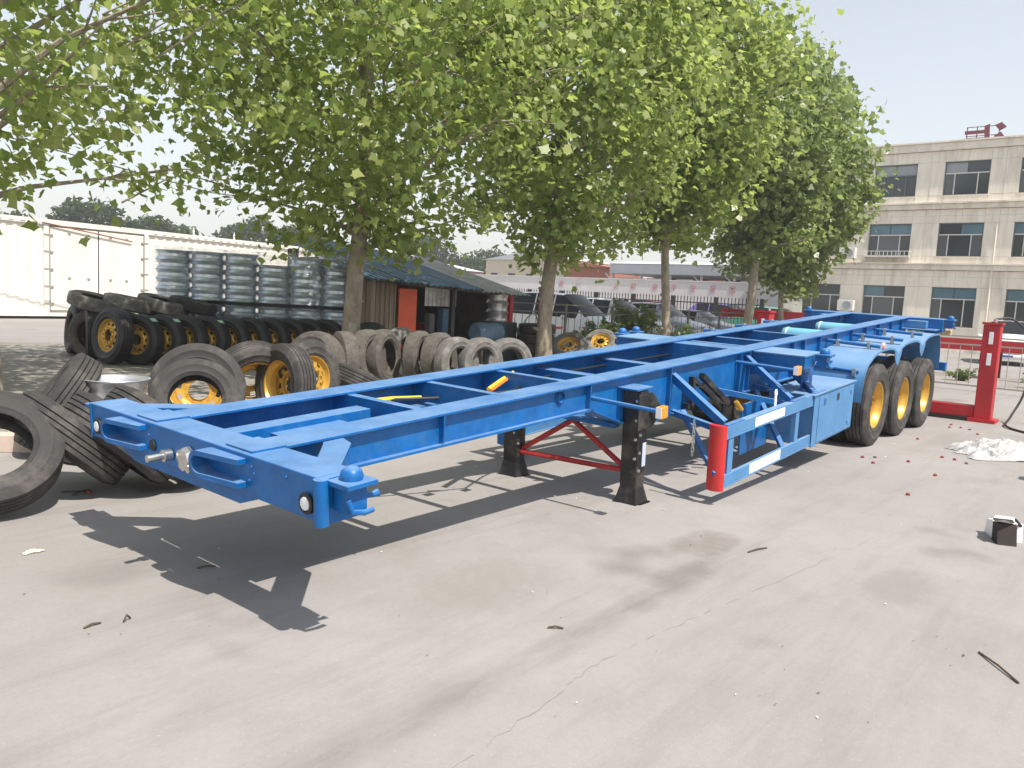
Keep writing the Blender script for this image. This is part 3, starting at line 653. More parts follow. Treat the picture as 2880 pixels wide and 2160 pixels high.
# tool boxes
for s in (-1, 1):
    a, b = sorted((s*1.205, s*.72))
    t = TP(BX(6.16, 7.47, a, b, .54, 1.085), 'tool_box', BLUE2, bevel=.008)
    yo = s*1.205
    TP(BX(6.145, 6.285, min(yo, yo+s*.006), max(yo, yo+s*.006), .535, 1.09), 'box_edge', BLUE2, t)
    TP(BX(6.30, 7.45, min(yo, yo+s*.008), max(yo, yo+s*.008), .56, 1.06), 'box_door', BLUE2, t, bevel=.003)
    for x in (6.47, 6.90): TP(BX(x-.035, x+.035, min(yo+s*.0082, yo+s*.011), max(yo+s*.0082, yo+s*.011), .945, 1.02), 'door_latch', BLUE if x < 6.6 else BLACK, t)
    for x, z in ((7.32, .63), (7.36, .98)): TP(BX(x-.025, x+.025, min(yo+s*.0082, yo+s*.016), max(yo+s*.0082, yo+s*.016), z-.02, z+.02), 'door_hinge', BLUE2, t)
    TP(BX(6.10, 7.51, a-.02*(s < 0), b+.02*(s > 0), 1.0855, 1.096), 'box_lid', BLUE2, t)
# dark inner panels behind the near guard
TP(BX(5.45, 6.14, -.74, -.72, .50, 1.02), 'inner_panel', BLUE)
# spare wheel carrier
sc = TP(MB().bar((4.55, -.62, 1.13), (4.56, -.62, 1.39), .05, .05).bar((4.56, -.62, 1.37), (4.70, -.62, 1.30), .04).bar((4.72, -.63, 1.385), (5.26, -.66, 1.05), .055, .05).bar((4.62, -.68, 1.31), (5.16, -.70, 1.0), .045, .05).bar((4.5, -.60, 1.12), (5.6, -.62, 1.06), .05), 'spare_carrier', BLACKP)
TP(MB().tube([(5.0, -.75, 1.10), (5.0, -.75, .80)], .03, 8), 'winch_post', BLACK, sc)
TP(MB().tube([(5.28, -.74, 1.08), (5.34, -.78, .99)], .022, 8), 'brass_fitting', GOLD, sc)
TP(BX(4.62, 4.8, -.72, -.56, 1.06, 1.14), 'winch_box', BLACKP, sc, bevel=.01)
# chain hanging at the guard front, and the hook on the rail
mb = MB()
for k in range(9):
    z = 1.10 - k*.034; a = (k % 2)*PI/2
    ring = [(4.02 + .012*math.cos(t)*math.cos(a), -.93 + .012*math.cos(t)*math.sin(a), z + .024*math.sin(t)) for t in [2*PI*i/10 for i in range(11)]]
    mb.tube(ring, .0045, 5, False)
TP(mb, 'hanging_chain', STEEL)
mb = MB().tube([(5.28, -1.13, 1.06), (5.30, -1.12, 1.19)], .012, 6)
mb.tube([(5.305+.022*math.cos(t), -1.12, 1.215+.028*math.sin(t)) for t in [2*PI*i/12 for i in range(13)]], .008, 6, False)
TP(mb, 'rope_hook', WHITEP, smooth=True)
# cables between the beams
cb = TP(MB().tube([(1.75, .40, 1.41), (2.1, .25, 1.395), (2.5, .10, 1.39), (2.75, .02, 1.40), (3.2, .2, 1.40), (3.9, .38, 1.38), (6, .40, 1.36)], .012, 6), 'air_cable', BLACK, smooth=True)
TP(MB().tube([(1.62, .40, 1.415), (1.8, .385, 1.41), (2.02, .30, 1.40)], .017, 7), 'cable_tape', CABLEY, cb, smooth=True)
TP(MB().tube([(2.42, .16, 1.39), (2.52, .10, 1.39)], .019, 7), 'cable_tape', CABLEO, cb, smooth=True)
TP(MB().tube([(2.62, .14, 1.40), (2.86, .22, 1.43), (3.12, .30, 1.46)], .015, 7), 'cable_tape', CABLEO, cb, smooth=True)
TP(MB().tube([(2.62, .165, 1.41), (2.86, .245, 1.44), (3.12, .325, 1.47)], .015, 7), 'cable_tape', CABLEY, cb, smooth=True)
TP(MB().tube([(3.45, -.20, 1.40), (3.6, -.35, 1.415), (3.9, -.40, 1.42)], .016, 7), 'cable_tape', LABELR, cb, smooth=True)
for x, y, z in ((2.3, .05, 1.375), (2.65, -.05, 1.37)): TP(BX(x, x+.10, y, y+.06, z, z+.035), 'valve', STEEL, cb, bevel=.006)
TP(BX(4.75, 4.83, .42, .45, 1.36, 1.40), 'valve', STEEL, cb); TP(BX(4.77, 4.80, .40, .45, 1.33, 1.42), 'valve', BLACK, cb)
# mudguards
def mudguard(s):
    xs = np.linspace(7.80, 11.66, 110); prof = []
    wx = [w2l((8.5966+1.31*k, 0, .5)).x for k in range(3)]
    for x in xs:
        d = min(abs(x-w) for w in wx); t = min(1, d/.655)
        z = 1.365 - .12*t**3.2
        if x < wx[0]: z = 1.365 - .13*min(1, (wx[0]-x)/.655)**2.6
        prof.append((x, z))
    front = [(7.77, .80), (7.78, .95), (7.80, 1.08), (7.85, 1.16), (7.93, 1.225)]; back = [(11.7, 1.22), (11.76, 1.12), (11.79, .98), (11.80, .80)]
    body = [p for p in prof if 7.95 <= p[0] <= 11.66]
    P = front + body + back
    yi, yo = s*.60, s*1.215
    mb = MB(); V = []
    for x, z in P: V += [(x, yi, z), (x, yo, z), (x, yo, z-.012), (x, yi, z-.012)]
    F = []
    for i in range(len(P)-1):
        a, b = 4*i, 4*i+4
        for k in range(4): F.append((a+k, a+(k+1) % 4, b+(k+1) % 4, b+k))
    mb.add(V, F)
    m = TP(mb, 'mudguard', BLUE2, smooth=True)
    # outer skirt with a pointed lobe between the wheels
    mb = MB(); V = []; F = []
    for i, (x, z) in enumerate(P):
        if x < 8.0: w = .02
        else:
            d = min(abs(x-(wx[0]+wx[1])/2), abs(x-(wx[1]+wx[2])/2)); w = .025 + .13*max(0, 1-(d/.17)**2)**.45
        V += [(x, yo+s*.003, z+.004), (x, yo+s*.003, z-w), (x, yo-s*.006, z-w), (x, yo-s*.006, z+.004)]
    for i in range(len(P)-1):
        a, b = 4*i, 4*i+4
        for k in range(4): F.append((a+k, a+(k+1) % 4, b+(k+1) % 4, b+k))
    TP(mb.add(V, F), 'skirt', BLUE2, m, smooth=True)
    for x in (8.45, 9.52, 10.60):
        r = TP(MB().tube([(x, s*.533, 1.425), (x, s*1.19, 1.405)], .024, 10), 'guard_tube', BLUE, m, smooth=True)
        for y in (.66, 1.04): TP(BX(x-.032, x+.032, min(s*y, s*(y+.035)), max(s*y, s*(y+.035)), 1.345, 1.448), 'tube_clamp', GREYM, m)
    TP(MB().lathe([(0, s*.03), (.035, s*.025), (.05, 0)], 14, 'y', (8.56, s*1.195, 1.405)), 'end_lamp', mat('red_white_lamp', (0.75, 0.35, 0.25), .3, var=.3, scale=30), m, smooth=True)
    TP(MB().tube([(7.83, s*.62, 1.17), (7.83, s*1.14, 1.15)], .02, 8), 'guard_tube', BLUE, m, smooth=True)
    TP(BX(7.76, 7.86, min(s*1.08, s*1.12), max(s*1.08, s*1.12), 1.09, 1.19), 'tube_clamp', STEEL, m)
    return m
mudguard(-1); mudguard(1)

# ---------------------------------------------------------------- tyres and rims (axis along local Y)
def tyre_profile(D, W, rimD, grooves=True, worn=False):
    R = D/2; r = rimD/2; w = W/2
    p = [(r, -w*.78), (r+.012, -w*.88), (r+.035, -w*.95), (r+.040, -w*1.0), (r+.050, -w*1.0), (r+.055, -w*.985), (r+(R-r)*.42, -w*1.06), (r+(R-r)*.52, -w*1.07), (r+(R-r)*.55, -w*1.10), (r+(R-r)*.60, -w*1.10), (r+(R-r)*.63, -w*1.06), (R-.055, -w*1.0), (R-.03, -w*.93), (R-.006, -w*.80)]
    tread = []
    if grooves:
        ys = [-.80, -.55, -.53, -.485, -.465, -.2, -.18, -.135, -.115, .115, .135, .18, .2, .465, .485, .53, .55, .80]
        for i, y in enumerate(ys[1:-1]):
            g = i % 4 in (1, 2); tread.append((R - (.020 if g else 0) - .006*abs(y), y*w))
    else: tread = [(R, -.4*w), (R+.003, 0), (R, .4*w)]
    p2 = [(a, -b) for a, b in reversed(p)]
    inner = [(r+.02, w*.70), (R-.10, w*.80), (R-.045, w*.5), (R-.045, -w*.5), (R-.10, -w*.80), (r+.02, -w*.70)]
    return p + tread + p2 + inner
def tyre_mesh(name, D, W, rimD, n=48, grooves=True):
    mb = MB().lathe(tyre_profile(D, W, rimD, grooves), n, 'y', closed=True)
    return mb.mesh(name, True, 40)
def rim_mesh(name, D=.572, W=.235, dish=.06, holes=10, n=60):
    r = D/2; w = W/2
    mb = MB()
    mb.lathe([(r+.012, -w-.004), (r+.016, -w), (r-.006, -w+.006), (r-.012, -w+.03), (r-.03, -w+.06), (r-.045, -w*.3), (r-.045, w*.3), (r-.03, w-.06), (r-.012, w-.03), (r-.006, w-.006), (r+.016, w), (r+.012, w+.004)], n, 'y')
    # disc with hand holes (rings of quads, cells left open)
    rings = [(r-.045, dish), (r-.058, dish-.004), (r-.10, dish+.012), (r-.125, dish+.03), (.165, dish+.035), (.11, dish+.035), (.105, dish+.02)]
    V = []; F = []
    for rr, y in rings:
        for k in range(n): a = 2*PI*k/n; V.append((rr*math.sin(a), -y, rr*math.cos(a)))
    step = n//holes
    for i in range(len(rings)-1):
        for k in range(n):
            if i == 1 and (k % step) in (1, 2, 3): continue
            F.append((i*n+k, i*n+(k+1) % n, (i+1)*n+(k+1) % n, (i+1)*n+k))
    mb.add(V, F)
    for k in range(10):
        a = 2*PI*(k+.5)/10; mb.lathe([(0, -dish-.06), (.014, -dish-.06), (.016, -dish-.03)], 6, 'y', (.135*math.sin(a), 0, .135*math.cos(a)))
    return mb.mesh(name, True, 40)
TY_T = tyre_mesh('tyre', 1.068, .275, .575); TY_T.materials.append(RUBBER)
RIM_G = rim_mesh('rim', .575, .24, -.02); RIM_G.materials.append(GOLD)
HUB = MB().lathe([(0, -.05), (.05, -.05), (.085, -.04), (.10, -.02), (.10, .05)], 16, 'y').mesh('hub', True); HUB.materials.append(BLACK)
def axle_wheels():
    for i in range(3):
        for s in (-1, 1):
            for k, yy in enumerate((1.065, .735)):
                c = w2l((8.5966+1.31*i, s*yy, .53))
                w = put('wheel', TY_T, None, trailer, c); w.rotation_euler = (0 if s < 0 else 0, -TH*0 + i*.7, 0)
                rm = put('rim', RIM_G, None, w)
                if (s < 0) == (k == 1): rm.rotation_euler = (0, 0, PI)
                if k == 0: put('hub', HUB, None, w, rot=(0, 0, 0 if s < 0 else PI))
        c = w2l((8.5966+1.31*i, 0, .53))
        a = TP(MB().tube([(c.x, -.9, c.z), (c.x, .9, c.z)], .07, 12), 'axle', BLACK, smooth=True)
        for s in (-1, 1): TP(BX(c.x-.5, c.x+.5, s*.47-.04, s*.47+.04, c.z+.09, c.z+.16), 'leaf_spring', BLACK, a)
        for s in (-1, 1): TP(MB().prism([(c.x-.62, 1.15), (c.x-.48, 1.15), (c.x-.52, c.z+.12), (c.x-.60, c.z+.12)], 'y', s*.47-.05, s*.47+.05), 'spring_hanger', BLUE, a)
axle_wheels()

# ---------------------------------------------------------------- loose tyres and wheels
def tyre_set(tag_, D, W, rim, mats):
    out = {}
    for k, m in mats.items():
        me = tyre_mesh('tyre_'+k, D, W, rim, 48, k not in ('grey', 'brown')); me.materials.append(m); out[k] = me
    return out
TY = tyre_set('a', .97, .25, .56, {'rib': RUBBER, 'black': RUBBERB, 'grey': RUBBERG, 'brown': RUBBERT})
RIMP = rim_mesh('loose_rim', .56, .21, .055); RIMP.materials.append(GOLD)
RIMS = MB().lathe([(.296, -.118), (.300, -.112), (.282, -.100), (.272, -.085), (.262, -.05), (.255, -.045), (.255, .02), (.262, .03), (.272, .085), (.282, .100), (.300, .112), (.296, .118), (.284, .112), (.265, .08), (.248, .02), (.248, -.045), (.10, -.05), (.095, -.04)], 48, 'y').mesh('silver_rim', True); RIMS.materials.append(SILVER)
def place_tyre(kind, c, a, label, rim=False, scale=1.0, spin=0.0, group='loose truck tyres piled beside the trailer'):
    if rim:
        t = thing('truck_wheel', label, 'wheel', c, 0, group); t.rotation_euler = frame_from_axis(a, spin); t.scale = (scale,)*3
        put('tyre', TY[kind], None, t); put('rim', RIMP, None, t, rot=(0, 0, 0) if rim == 'back' else (0, 0, PI))
    else:
        t = put('truck_tyre', TY[kind], None, None, c); t.rotation_euler = frame_from_axis(a, spin); t.scale = (scale,)*3
        tag(t, label, 'tyre', group)
    return t
TYRES = {
'T1': ([-0.28, 2.11, 0.42], [-0.197, -0.682, 0.705], 0.948),
'T2': ([0.34, 2.33, 0.41], [0.66, -0.073, 0.747], 0.959),
'T2b': ([0.63, 2.14, 0.41], [0.66, -0.073, 0.747], 0.959),
'T3': ([0.8, 3.77, 0.48], [-0.771, 0.29, 0.568], 1.000),
'T5': ([0.92, 2.12, 0.43], [0.66, -0.073, 0.747], 1.000),
'T6': ([2.23, 3.92, 0.5], [-0.562, -0.788, 0.254], 1.000),
'T7': ([1.92, 3.41, 0.45], [-0.47, -0.775, 0.422], 0.887),
'T8': ([3.15, 4.34, 0.5], [-0.234, -0.913, -0.335], 1.000),
'T9': ([3.31, 3.93, 0.49], [-0.998, 0.028, 0.05], 1.000),
'T10': ([3.9, 4.3, 0.5], [0.153, -0.983, 0.101], 1.000),
'T11': ([5.23, 5.94, 0.5], [-0.959, -0.263, 0.101], 1.000),
'T12': ([5.88, 6.1, 0.49], [-0.938, 0.346, 0.0], 1.000),
'T13': ([5.01, 4.57, 0.34], [0.436, -0.118, 0.892], 1.000),
'C0': ([6.79, 6.58, 0.49], [0.37, -0.926, 0.08], 1.000),
'C1': ([7.18, 6.62, 0.49], [0.37, -0.926, 0.08], 1.000),
'C2': ([8.13, 7.21, 0.49], [0.37, -0.926, 0.08], 1.000),
'C3': ([7.7, 6.26, 0.49], [0.37, -0.926, 0.08], 1.000),
'C4': ([7.76, 5.82, 0.49], [0.264, -0.961, 0.081], 1.000),
'C5': ([7.73, 5.37, 0.47], [-0.028, -0.996, 0.08], 0.948),
'C6': ([8.18, 5.22, 0.47], [-0.099, -0.992, 0.081], 0.948),
'C7': ([8.79, 5.1, 0.47], [-0.345, -0.935, 0.081], 0.948),
'A0': ([4.56, 11.23, 0.54], [-0.989, -0.111, 0.098], 1.082),
'A1': ([4.68, 12.36, 0.53], [-0.938, 0.346, 0.0], 1.082),
'A2': ([4.73, 13.26, 0.54], [-0.973, 0.207, 0.104], 1.082),
'D1': ([15.28, 8.4, 0.42], [-0.602, -0.23, 0.764], 1.000),
'D2': ([17.7, 8.96, 0.45], [-0.678, -0.258, 0.688], 1.000),
}
LAB = {
'T1': ('rib', 'big truck tyre tilted back at the left edge, nearest the viewer', False),
'T2': ('rib', 'truck tyre with straight black grooves leaning over, next to the leftmost tyre', False),
'T2b': ('rib', 'grooved truck tyre leaning behind the far end of the front blue bolster', False),
'T3': ('rib', 'dusty truck tyre standing tilted left of the silver rim', False),
'T5': ('rib', 'grooved truck tyre lying aslant between the silver rim and the big standing tyres', False),
'T6': ('rib', 'large truck wheel with gold rim lip standing behind a smaller tyre', 'back'),
'T7': ('rib', 'smaller empty truck tyre leaning on the large gold rimmed wheel', False),
'T8': ('rib', 'truck wheel with fine tread on top and gold barrel, left of the ribbed wheel', 'back'),
'T9': ('rib', 'ribbed truck wheel seen half sideways with a tall gold rim', 'back'),
'T10': ('rib', 'truck wheel turned right showing a gold rim behind the ribbed wheel', True),
'T11': ('brown', 'dusty truck tyre with a red paper label on its tread', False),
'T12': ('brown', 'dusty truck wheel with thin gold rim edge right of the red labelled tyre', True),
'T13': ('rib', 'grooved truck tyre lying flat just beyond the far blue beam', False),
'C0': ('brown', 'first of the row of old dusty tyres, beside the gold edged wheel', False),
'C1': ('brown', 'second of the row of old dusty tyres standing on edge', False),
'C2': ('grey', 'third old dusty tyre of the row, standing highest in the row', False),
'C3': ('brown', 'fourth old dusty tyre of the row, knobbly brown tread', False),
'C4': ('brown', 'fifth old dusty tyre of the row, beside the three pale grey tyres', False),
'C5': ('grey', 'leftmost of the three pale grey tyres facing the viewer', False),
'C6': ('grey', 'middle one of the three pale grey tyres facing the viewer', False),
'C7': ('grey', 'rightmost of the three pale grey tyres facing the viewer', False),
'A0': ('black', 'black truck wheel with whole gold rim facing out, head of the black row', True),
'A1': ('black', 'black truck wheel with gold rim and silver paper label, left of the head wheel', True),
'A2': ('black', 'outermost left black truck tyre with white paper labels', False),
'D1': ('grey', 'grey truck wheel tipped back showing a full gold rim disc near the second trunk', True),
'D2': ('grey', 'grey truck wheel with gold rim half hidden by the far container lock', True),
}
for k, (c, a, sc) in TYRES.items():
    kind, lab, rim = LAB[k]
    t = place_tyre(kind, c, a, lab, rim, sc, spin=(hash(k) % 7)*.3)
    if k == 'T11': put('label', BX(-.05, .05, -.02, .22, .487, .491).mesh('label'), LABELR, t, rot=(0, RAD(0), 0))
    if k == 'T1': put('label', BX(-.02, .02, .118, .124, .33, .40).mesh('label'), LABELW, t, rot=(0, RAD(110), 0))
# black row under the trees: alike wheels in one line
for i in range(10):
    x = 4.95 + i*.40
    t = place_tyre('black', (x, 11.0 - .10*i, .485), (-.90, -.42 + .02*(i % 3), .03), ['first', 'second', 'third', 'fourth', 'fifth', 'sixth', 'seventh', 'eighth', 'ninth', 'last'][i] + ' black wheel of the shaded row, counted rightwards from the head wheel', True, 1.0, i*.7, 'black wheels standing in the shaded row')
for i in range(6):
    x = 4.7 + i*.55
    place_tyre('brown', (x, 12.4 - .06*i, .485), (-.8, -.55, .05 if i % 2 else .0), ['first', 'second', 'third', 'fourth', 'fifth', 'last'][i] + ' dusty tyre from the left, standing behind the black row', False, 1.0, i*.7, 'tyres standing behind the black row')
for i in range(4):
    place_tyre('grey' if i < 3 else 'rib', (4.75+.62*i, 12.45-.12*i, 1.115), (.15, -.2+.1*(i % 2), 1), ['first', 'second', 'third', 'fourth'][i] + ' tyre from the left lying flat on top of the row behind the black wheels', False, 1.0, i, 'tyres lying on top of the dusty row')
place_tyre('black', (9.05, 9.2, .485), (-.55, -.82, .1), 'black truck wheel with gold rim disc before the shed corner', True)
place_tyre('black', (2.2, 13.6, .485), (-.3, -.95, .1), 'black truck tyre at the left edge in front of the white container', False)
for o in list(COL.objects):
    if o.get('group') == 'black wheels standing in the shaded row' and o['label'].split()[0] in ('first', 'second', 'fourth'):
        q_ = o.rotation_euler.to_quaternion(); v_ = q_.inverted() @ Vector((.25, -.55, .8)); ang = math.atan2(v_.x, v_.z)
        put('paper_label', BX(-.045, .045, -.09, .06, .484, .488).mesh('paper_label'), LABELG, o, rot=(0, ang, 0))
def paper(x, y, z, a, w, h, m, nm, label):
    o = put(nm, BX(-w/2, w/2, -.002, .002, -h/2, h/2).mesh(nm), m, None, (x, y, z)); o.rotation_euler = frame_from_axis(a); tag(o, label, 'paper label')
place_tyre('rib', (7.85, -3.72, .485), (1, .05, 0), 'unseen tyre added just past the right edge to cast a shadow tip into view', False)  # two tyres added out of frame as stand-in casters for the edge shadows
place_tyre('rib', (5.95, -4.0, .485), (1, -.1, 0), 'unseen tyre added past the right edge nearer the carton to cast its shadow', False)
# silver rim on a flat tyre
place_tyre('rib', (1.12, 3.40, .128), (0, 0, 1), 'truck tyre lying flat under the silver rim', False)
sr = put('silver_wheel_rim', RIMS, None, None, (1.12, 3.40, .372)); sr.rotation_euler = (RAD(90), 0, .4); tag(sr, 'bare silver wheel rim lying flat on a tyre behind the front bolster', 'wheel rim')
sr = sr.copy(); COL.objects.link(sr); sr.location = (1.14, 3.41, .605); sr['label'] = 'upper bare silver wheel rim, topmost of the two lying flat'
# flat stack of dark tyres and grey rims near the second tree
for k in range(4):
    place_tyre('black', (13.9+.02*k, 8.55-.02*k, .128+.255*k), (0.02*(k % 2), .03, 1), ['lowest', 'second', 'third', 'topmost'][k] + ' black tyre of the flat stack before the second trunk', False, 1.0, k*.5, 'flat stack of black tyres')
for k in range(3):
    o = put('grey_wheel_rim', RIMS, RIMGREY, None, (13.3, 9.3, .125+.235*k+1.02)); o.rotation_euler = (RAD(90), 0, k*.3)
    tag(o, ['lower', 'middle', 'upper'][k] + ' grey rim of the small pile left of the second trunk', 'wheel rim')
BX(12.9, 13.7, 8.95, 9.65, 0, 1.02).build('rim_crate', mat('dark_crate', (0.03, 0.045, 0.045), .7, var=.3)) 
tag(bpy.data.objects['rim_crate'], 'dark crate carrying the small pile of grey rims', 'crate')
# plastic wrapped columns of rims
RIMK = rim_mesh('stacked_rim', .74, .20, .03, n=30); RIMK.materials.append(RIMGREY)
WRAP = bpy.data.materials.new('plastic_wrap'); WRAP.use_nodes = True
_n = WRAP.node_tree.nodes; _l = WRAP.node_tree.links; _b = _n['Principled BSDF']; _b.inputs['Base Color'].default_value = (.72, .78, .84, 1); _b.inputs['Roughness'].default_value = .2
_t = _n.new('ShaderNodeBsdfTransparent'); _m = _n.new('ShaderNodeMixShader'); _z = _n.new('ShaderNodeTexNoise'); _z.inputs['Scale'].default_value = 5; _z.inputs['Detail'].default_value = 6
_tc = _n.new('ShaderNodeTexCoord'); _mp = _n.new('ShaderNodeMapping'); _mp.inputs['Scale'].default_value = (.6, .6, 5); _l.new(_tc.outputs['Object'], _mp.inputs[0]); _l.new(_mp.outputs[0], _z.inputs['Vector'])
_r = _n.new('ShaderNodeMapRange'); _r.inputs[1].default_value = .35; _r.inputs[2].default_value = .7; _r.inputs[3].default_value = .04; _r.inputs[4].default_value = .38
_l.new(_z.outputs['Fac'], _r.inputs[0]); _l.new(_r.outputs[0], _m.inputs[0]); _l.new(_t.outputs[0], _m.inputs[1]); _l.new(_b.outputs[0], _m.inputs[2]); _l.new(_m.outputs[0], _n['Material Output'].inputs['Surface'])
_bp = _n.new('ShaderNodeBump'); _bp.inputs['Strength'].default_value = .5; _bp.inputs['Distance'].default_value = .03; _l.new(_z.outputs['Fac'], _bp.inputs['Height']); _l.new(_bp.outputs[0], _b.inputs['Normal'])
WOODP = mat('pallet_wood', (0.20, 0.15, 0.10), .9, var=.3)
stack_lab = ['leftmost', 'second', 'third', 'fourth', 'fifth', 'rightmost']
for i in range(6):
    x, y = 6.62 + i*.53, 12.95 - .47*i
    t = thing('rim_stack', stack_lab[i] + ' plastic wrapped column of stacked grey truck rims', 'rim stack', (x, y, 0), .3*i, 'wrapped columns of rims beside the container')
    BX(-.4, .4, -.4, .4, 0, .12).build('pallet', WOODP, t)
    for k in range(5):
        put('stacked_rim', RIMK, None, t, (0, 0, .225+.208*k), (RAD(90), 0, 0))
    BX(-.405, .405, -.405, .405, 1.175, 1.235).build('pallet', BLACK, t)
    for k in range(5 - (1 if i in (3,) else 0)):
        put('stacked_rim', RIMK, None, t, (.01*(k % 2), 0, 1.345+.208*k), (RAD(90), 0, .4*k))
    n = 24; V = []; rr = random.Random(i)
    zs = [.14, .5, .9, 1.15, 1.26, 1.6, 1.95, 2.3, 2.36]
    for z in zs:
        for k in range(n): a = 2*PI*k/n; q = .392 + rr.uniform(-.004, .010); V.append((q*math.cos(a), q*math.sin(a), z))
    MB().add(V, [(j*n+k, j*n+(k+1) % n, (j+1)*n+(k+1) % n, (j+1)*n+k) for j in range(len(zs)-1) for k in range(n)]).build('plastic_wrap', WRAP, t, smooth=True)

# ---------------------------------------------------------------- white container
ct = thing('white_container', 'long white cargo container with side doors behind the tyre stacks', 'container', (3.0, 19.75, 0), RAD(7.0))
CL, CH = 13.6, 3.12
mb = MB()           # corrugated side
def corr(x0, x1, pitch=.28, dep=.022):
    V = []; x = x0; i = 0; out = []
    while x < x1 - .01:
        w = pitch/4
        out += [(x, 0), (min(x+w, x1), 0), (min(x+w*1.5, x1), dep), (min(x+w*3.5, x1), dep)]; x += pitch
    out.append((x1, 0)); return out
def corr_panel(mb, x0, x1, z0, z1):
    o = corr(x0, x1); V = [(x, y, z0) for x, y in o] + [(x, y, z1) for x, y in o]; n = len(o)
    mb.add(V, [(i, i+1, n+i+1, n+i) for i in range(n-1)])
corr_panel(mb, .1, 3.66, .55, 2.98); mb.build('side_panel', CREAM, ct)
mb = MB(); corr_panel(mb, 6.76, CL-.1, .55, 2.98); mb.build('side_panel', CREAM, ct)
BX(0.02, CL-.02, .06, 2.4, .5, 3.05).build('shell', CREAM, ct)
BX(0, CL, -.05, .12, 2.98, CH).build('top_rail', CREAM, ct); BX(0, CL, -.05, .12, .45, .55).build('bottom_rail', CREAM, ct)
for x in (0, 3.66, 6.64, CL-.12): BX(x, x+.12, -.054, .13, .452, 2.979).build('post', CREAM, ct)
HINGE = mat('container_hinge_grey', (0.30, 0.28, 0.25), .6, var=.2)
for k in range(2):
    x0, x1 = (3.80, 5.19) if k == 0 else (5.21, 6.62)
    d = BX(x0, x1, -.03, .02, .62, 2.92).build('door', CREAM, ct, bevel=.01)
    for z in (.8, 1.28, 1.76, 2.24, 2.7):
        xh = x0-.02 if k == 0 else x1+.02
        BX(xh-.12, xh+.12, -.062, -.031, z-.025, z+.025).build('hinge', HINGE, d)
    MB().tube([((x0 if k == 0 else x1), -.05, .62), ((x0 if k == 0 else x1), -.05, 2.92)], .02, 6).build('hinge_rod', HINGE, d)
    for x in ((x0+.55, x0+1.1) if k == 0 else (x0+.35, x0+.85)):
        BX(x-.04, x+.04, -.045, -.031, 1.5, 1.56).build('lock_bracket', HINGE, d); BX(x-.04, x+.04, -.045, -.031, 2.75, 2.8).build('lock_bracket', HINGE, d)
BX(5.192, 5.208, -.045, .01, .62, 2.92).build('door_seal', BLACK, ct)
mb = MB()
for k in range(44):
    x = .35+k*.3
    if 3.4 < x < 6.8: continue
    mb.box(x, x+.12, -.054, -.051, 3.0, 3.03)
mb.build('vent_slots', HINGE, ct)
BX(.02, CL-.02, -.02, 2.3, .376, .448).build('base_strip', BLACK, ct); ct.location = (4.51, 26.73, -.484); ct.scale = (1.295, 1.295, 1.295)
MB().tube([(3.6, -.08, 3.02), (5.0, -.1, 2.86), (6.2, -.09, 2.72)], .02, 6).build('rusty_pole', mat('rusty_red_pole', (0.24, 0.10, 0.07), .8, var=.3), ct)
for x in (8.6, 10.2, 11.6): MB().lathe([(.03, 0), (.025, .1), (.035, .14), (0, .28)], 8, 'z', (x, .3, CH)).build('roof_fitting', CREAM, ct)

# ---------------------------------------------------------------- shed
RUSTW = mat('weathered_brown_sheet', (0.22, 0.175, 0.125), .8, var=.2, scale=2, dirt=(0.14, 0.10, 0.07), dirt_amt=.6, dirt_scale=2.5, stretch=(2, 2, .3))
BLUER = mat('faded_blue_roof_sheet', (0.06, 0.14, 0.22), .55, var=.2, scale=2, dirt=(0.25, 0.26, 0.26), dirt_amt=.6, dirt_scale=1.5)
PALER = mat('pale_roof_sheet', (0.48, 0.47, 0.44), .6, var=.25, scale=3, dirt=(0.22, 0.21, 0.19), dirt_amt=.7, dirt_scale=2.5)
ORANGE = mat('orange_red_board', (0.62, 0.09, 0.03), .6, var=.1)
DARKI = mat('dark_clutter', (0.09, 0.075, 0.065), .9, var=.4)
sh = thing('repair_shed', 'low brown sheet shed with blue roof and open front beside the first trunk', 'shed', (9.2, 9.7, 0), RAD(-4))
def sheet(x0, x1, z0, z1, y, nm, m, parent=sh, pitch=.13, dep=.028):
    o = corr(x0, x1, pitch, dep); n = len(o); V = [(x, y+d, z0) for x, d in o] + [(x, y+d, z1) for x, d in o]
    me = MB().add(V, [(i, i+1, n+i+1, n+i) for i in range(n-1)])
    return me.build(nm, m, parent)
def sheet_x(y0, y1, z0, z1, x, nm, m, parent=sh):
    o = corr(y0, y1, .13, .028); n = len(o); V = [(x+d, y, z0) for y, d in o] + [(x+d, y, z1) for y, d in o]
    return MB().add(V, [(i, i+1, n+i+1, n+i) for i in range(n-1)]).build(nm, m, parent)
for k in range(3): sheet_x(.02+.85*k, .85+.85*k, .02, 1.95+.2*k, -.02*(k % 2), 'wall_sheet', RUSTW)
sheet_x(2.6, 3.1, .02, 2.55, 0, 'wall_sheet', RUSTW)
sheet(0.0, .95, .02, 1.98, 0, 'wall_sheet', RUSTW); 
BX(1.0, 1.52, -.04, 0, .35, 1.72).build('red_board', ORANGE, sh)
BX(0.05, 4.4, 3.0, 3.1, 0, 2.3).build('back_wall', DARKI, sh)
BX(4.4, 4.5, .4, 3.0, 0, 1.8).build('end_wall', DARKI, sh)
for k in range(6):      # roof sheets laid with overlaps
    x0 = -.35 + k*.82
    o = corr(x0, x0+.86, .16, .03); n = len(o)
    drop = .055*k
    V = [(x, -.8 + .02*(k % 2), 1.86+d-drop*.55) for x, d in o] + [(x, 3.2, 2.85+d-drop*.8) for x, d in o]
    MB().add(V, [(i, i+1, n+i+1, n+i) for i in range(n-1)]).build('roof_sheet', BLUER if k < 4 else PALER, sh)
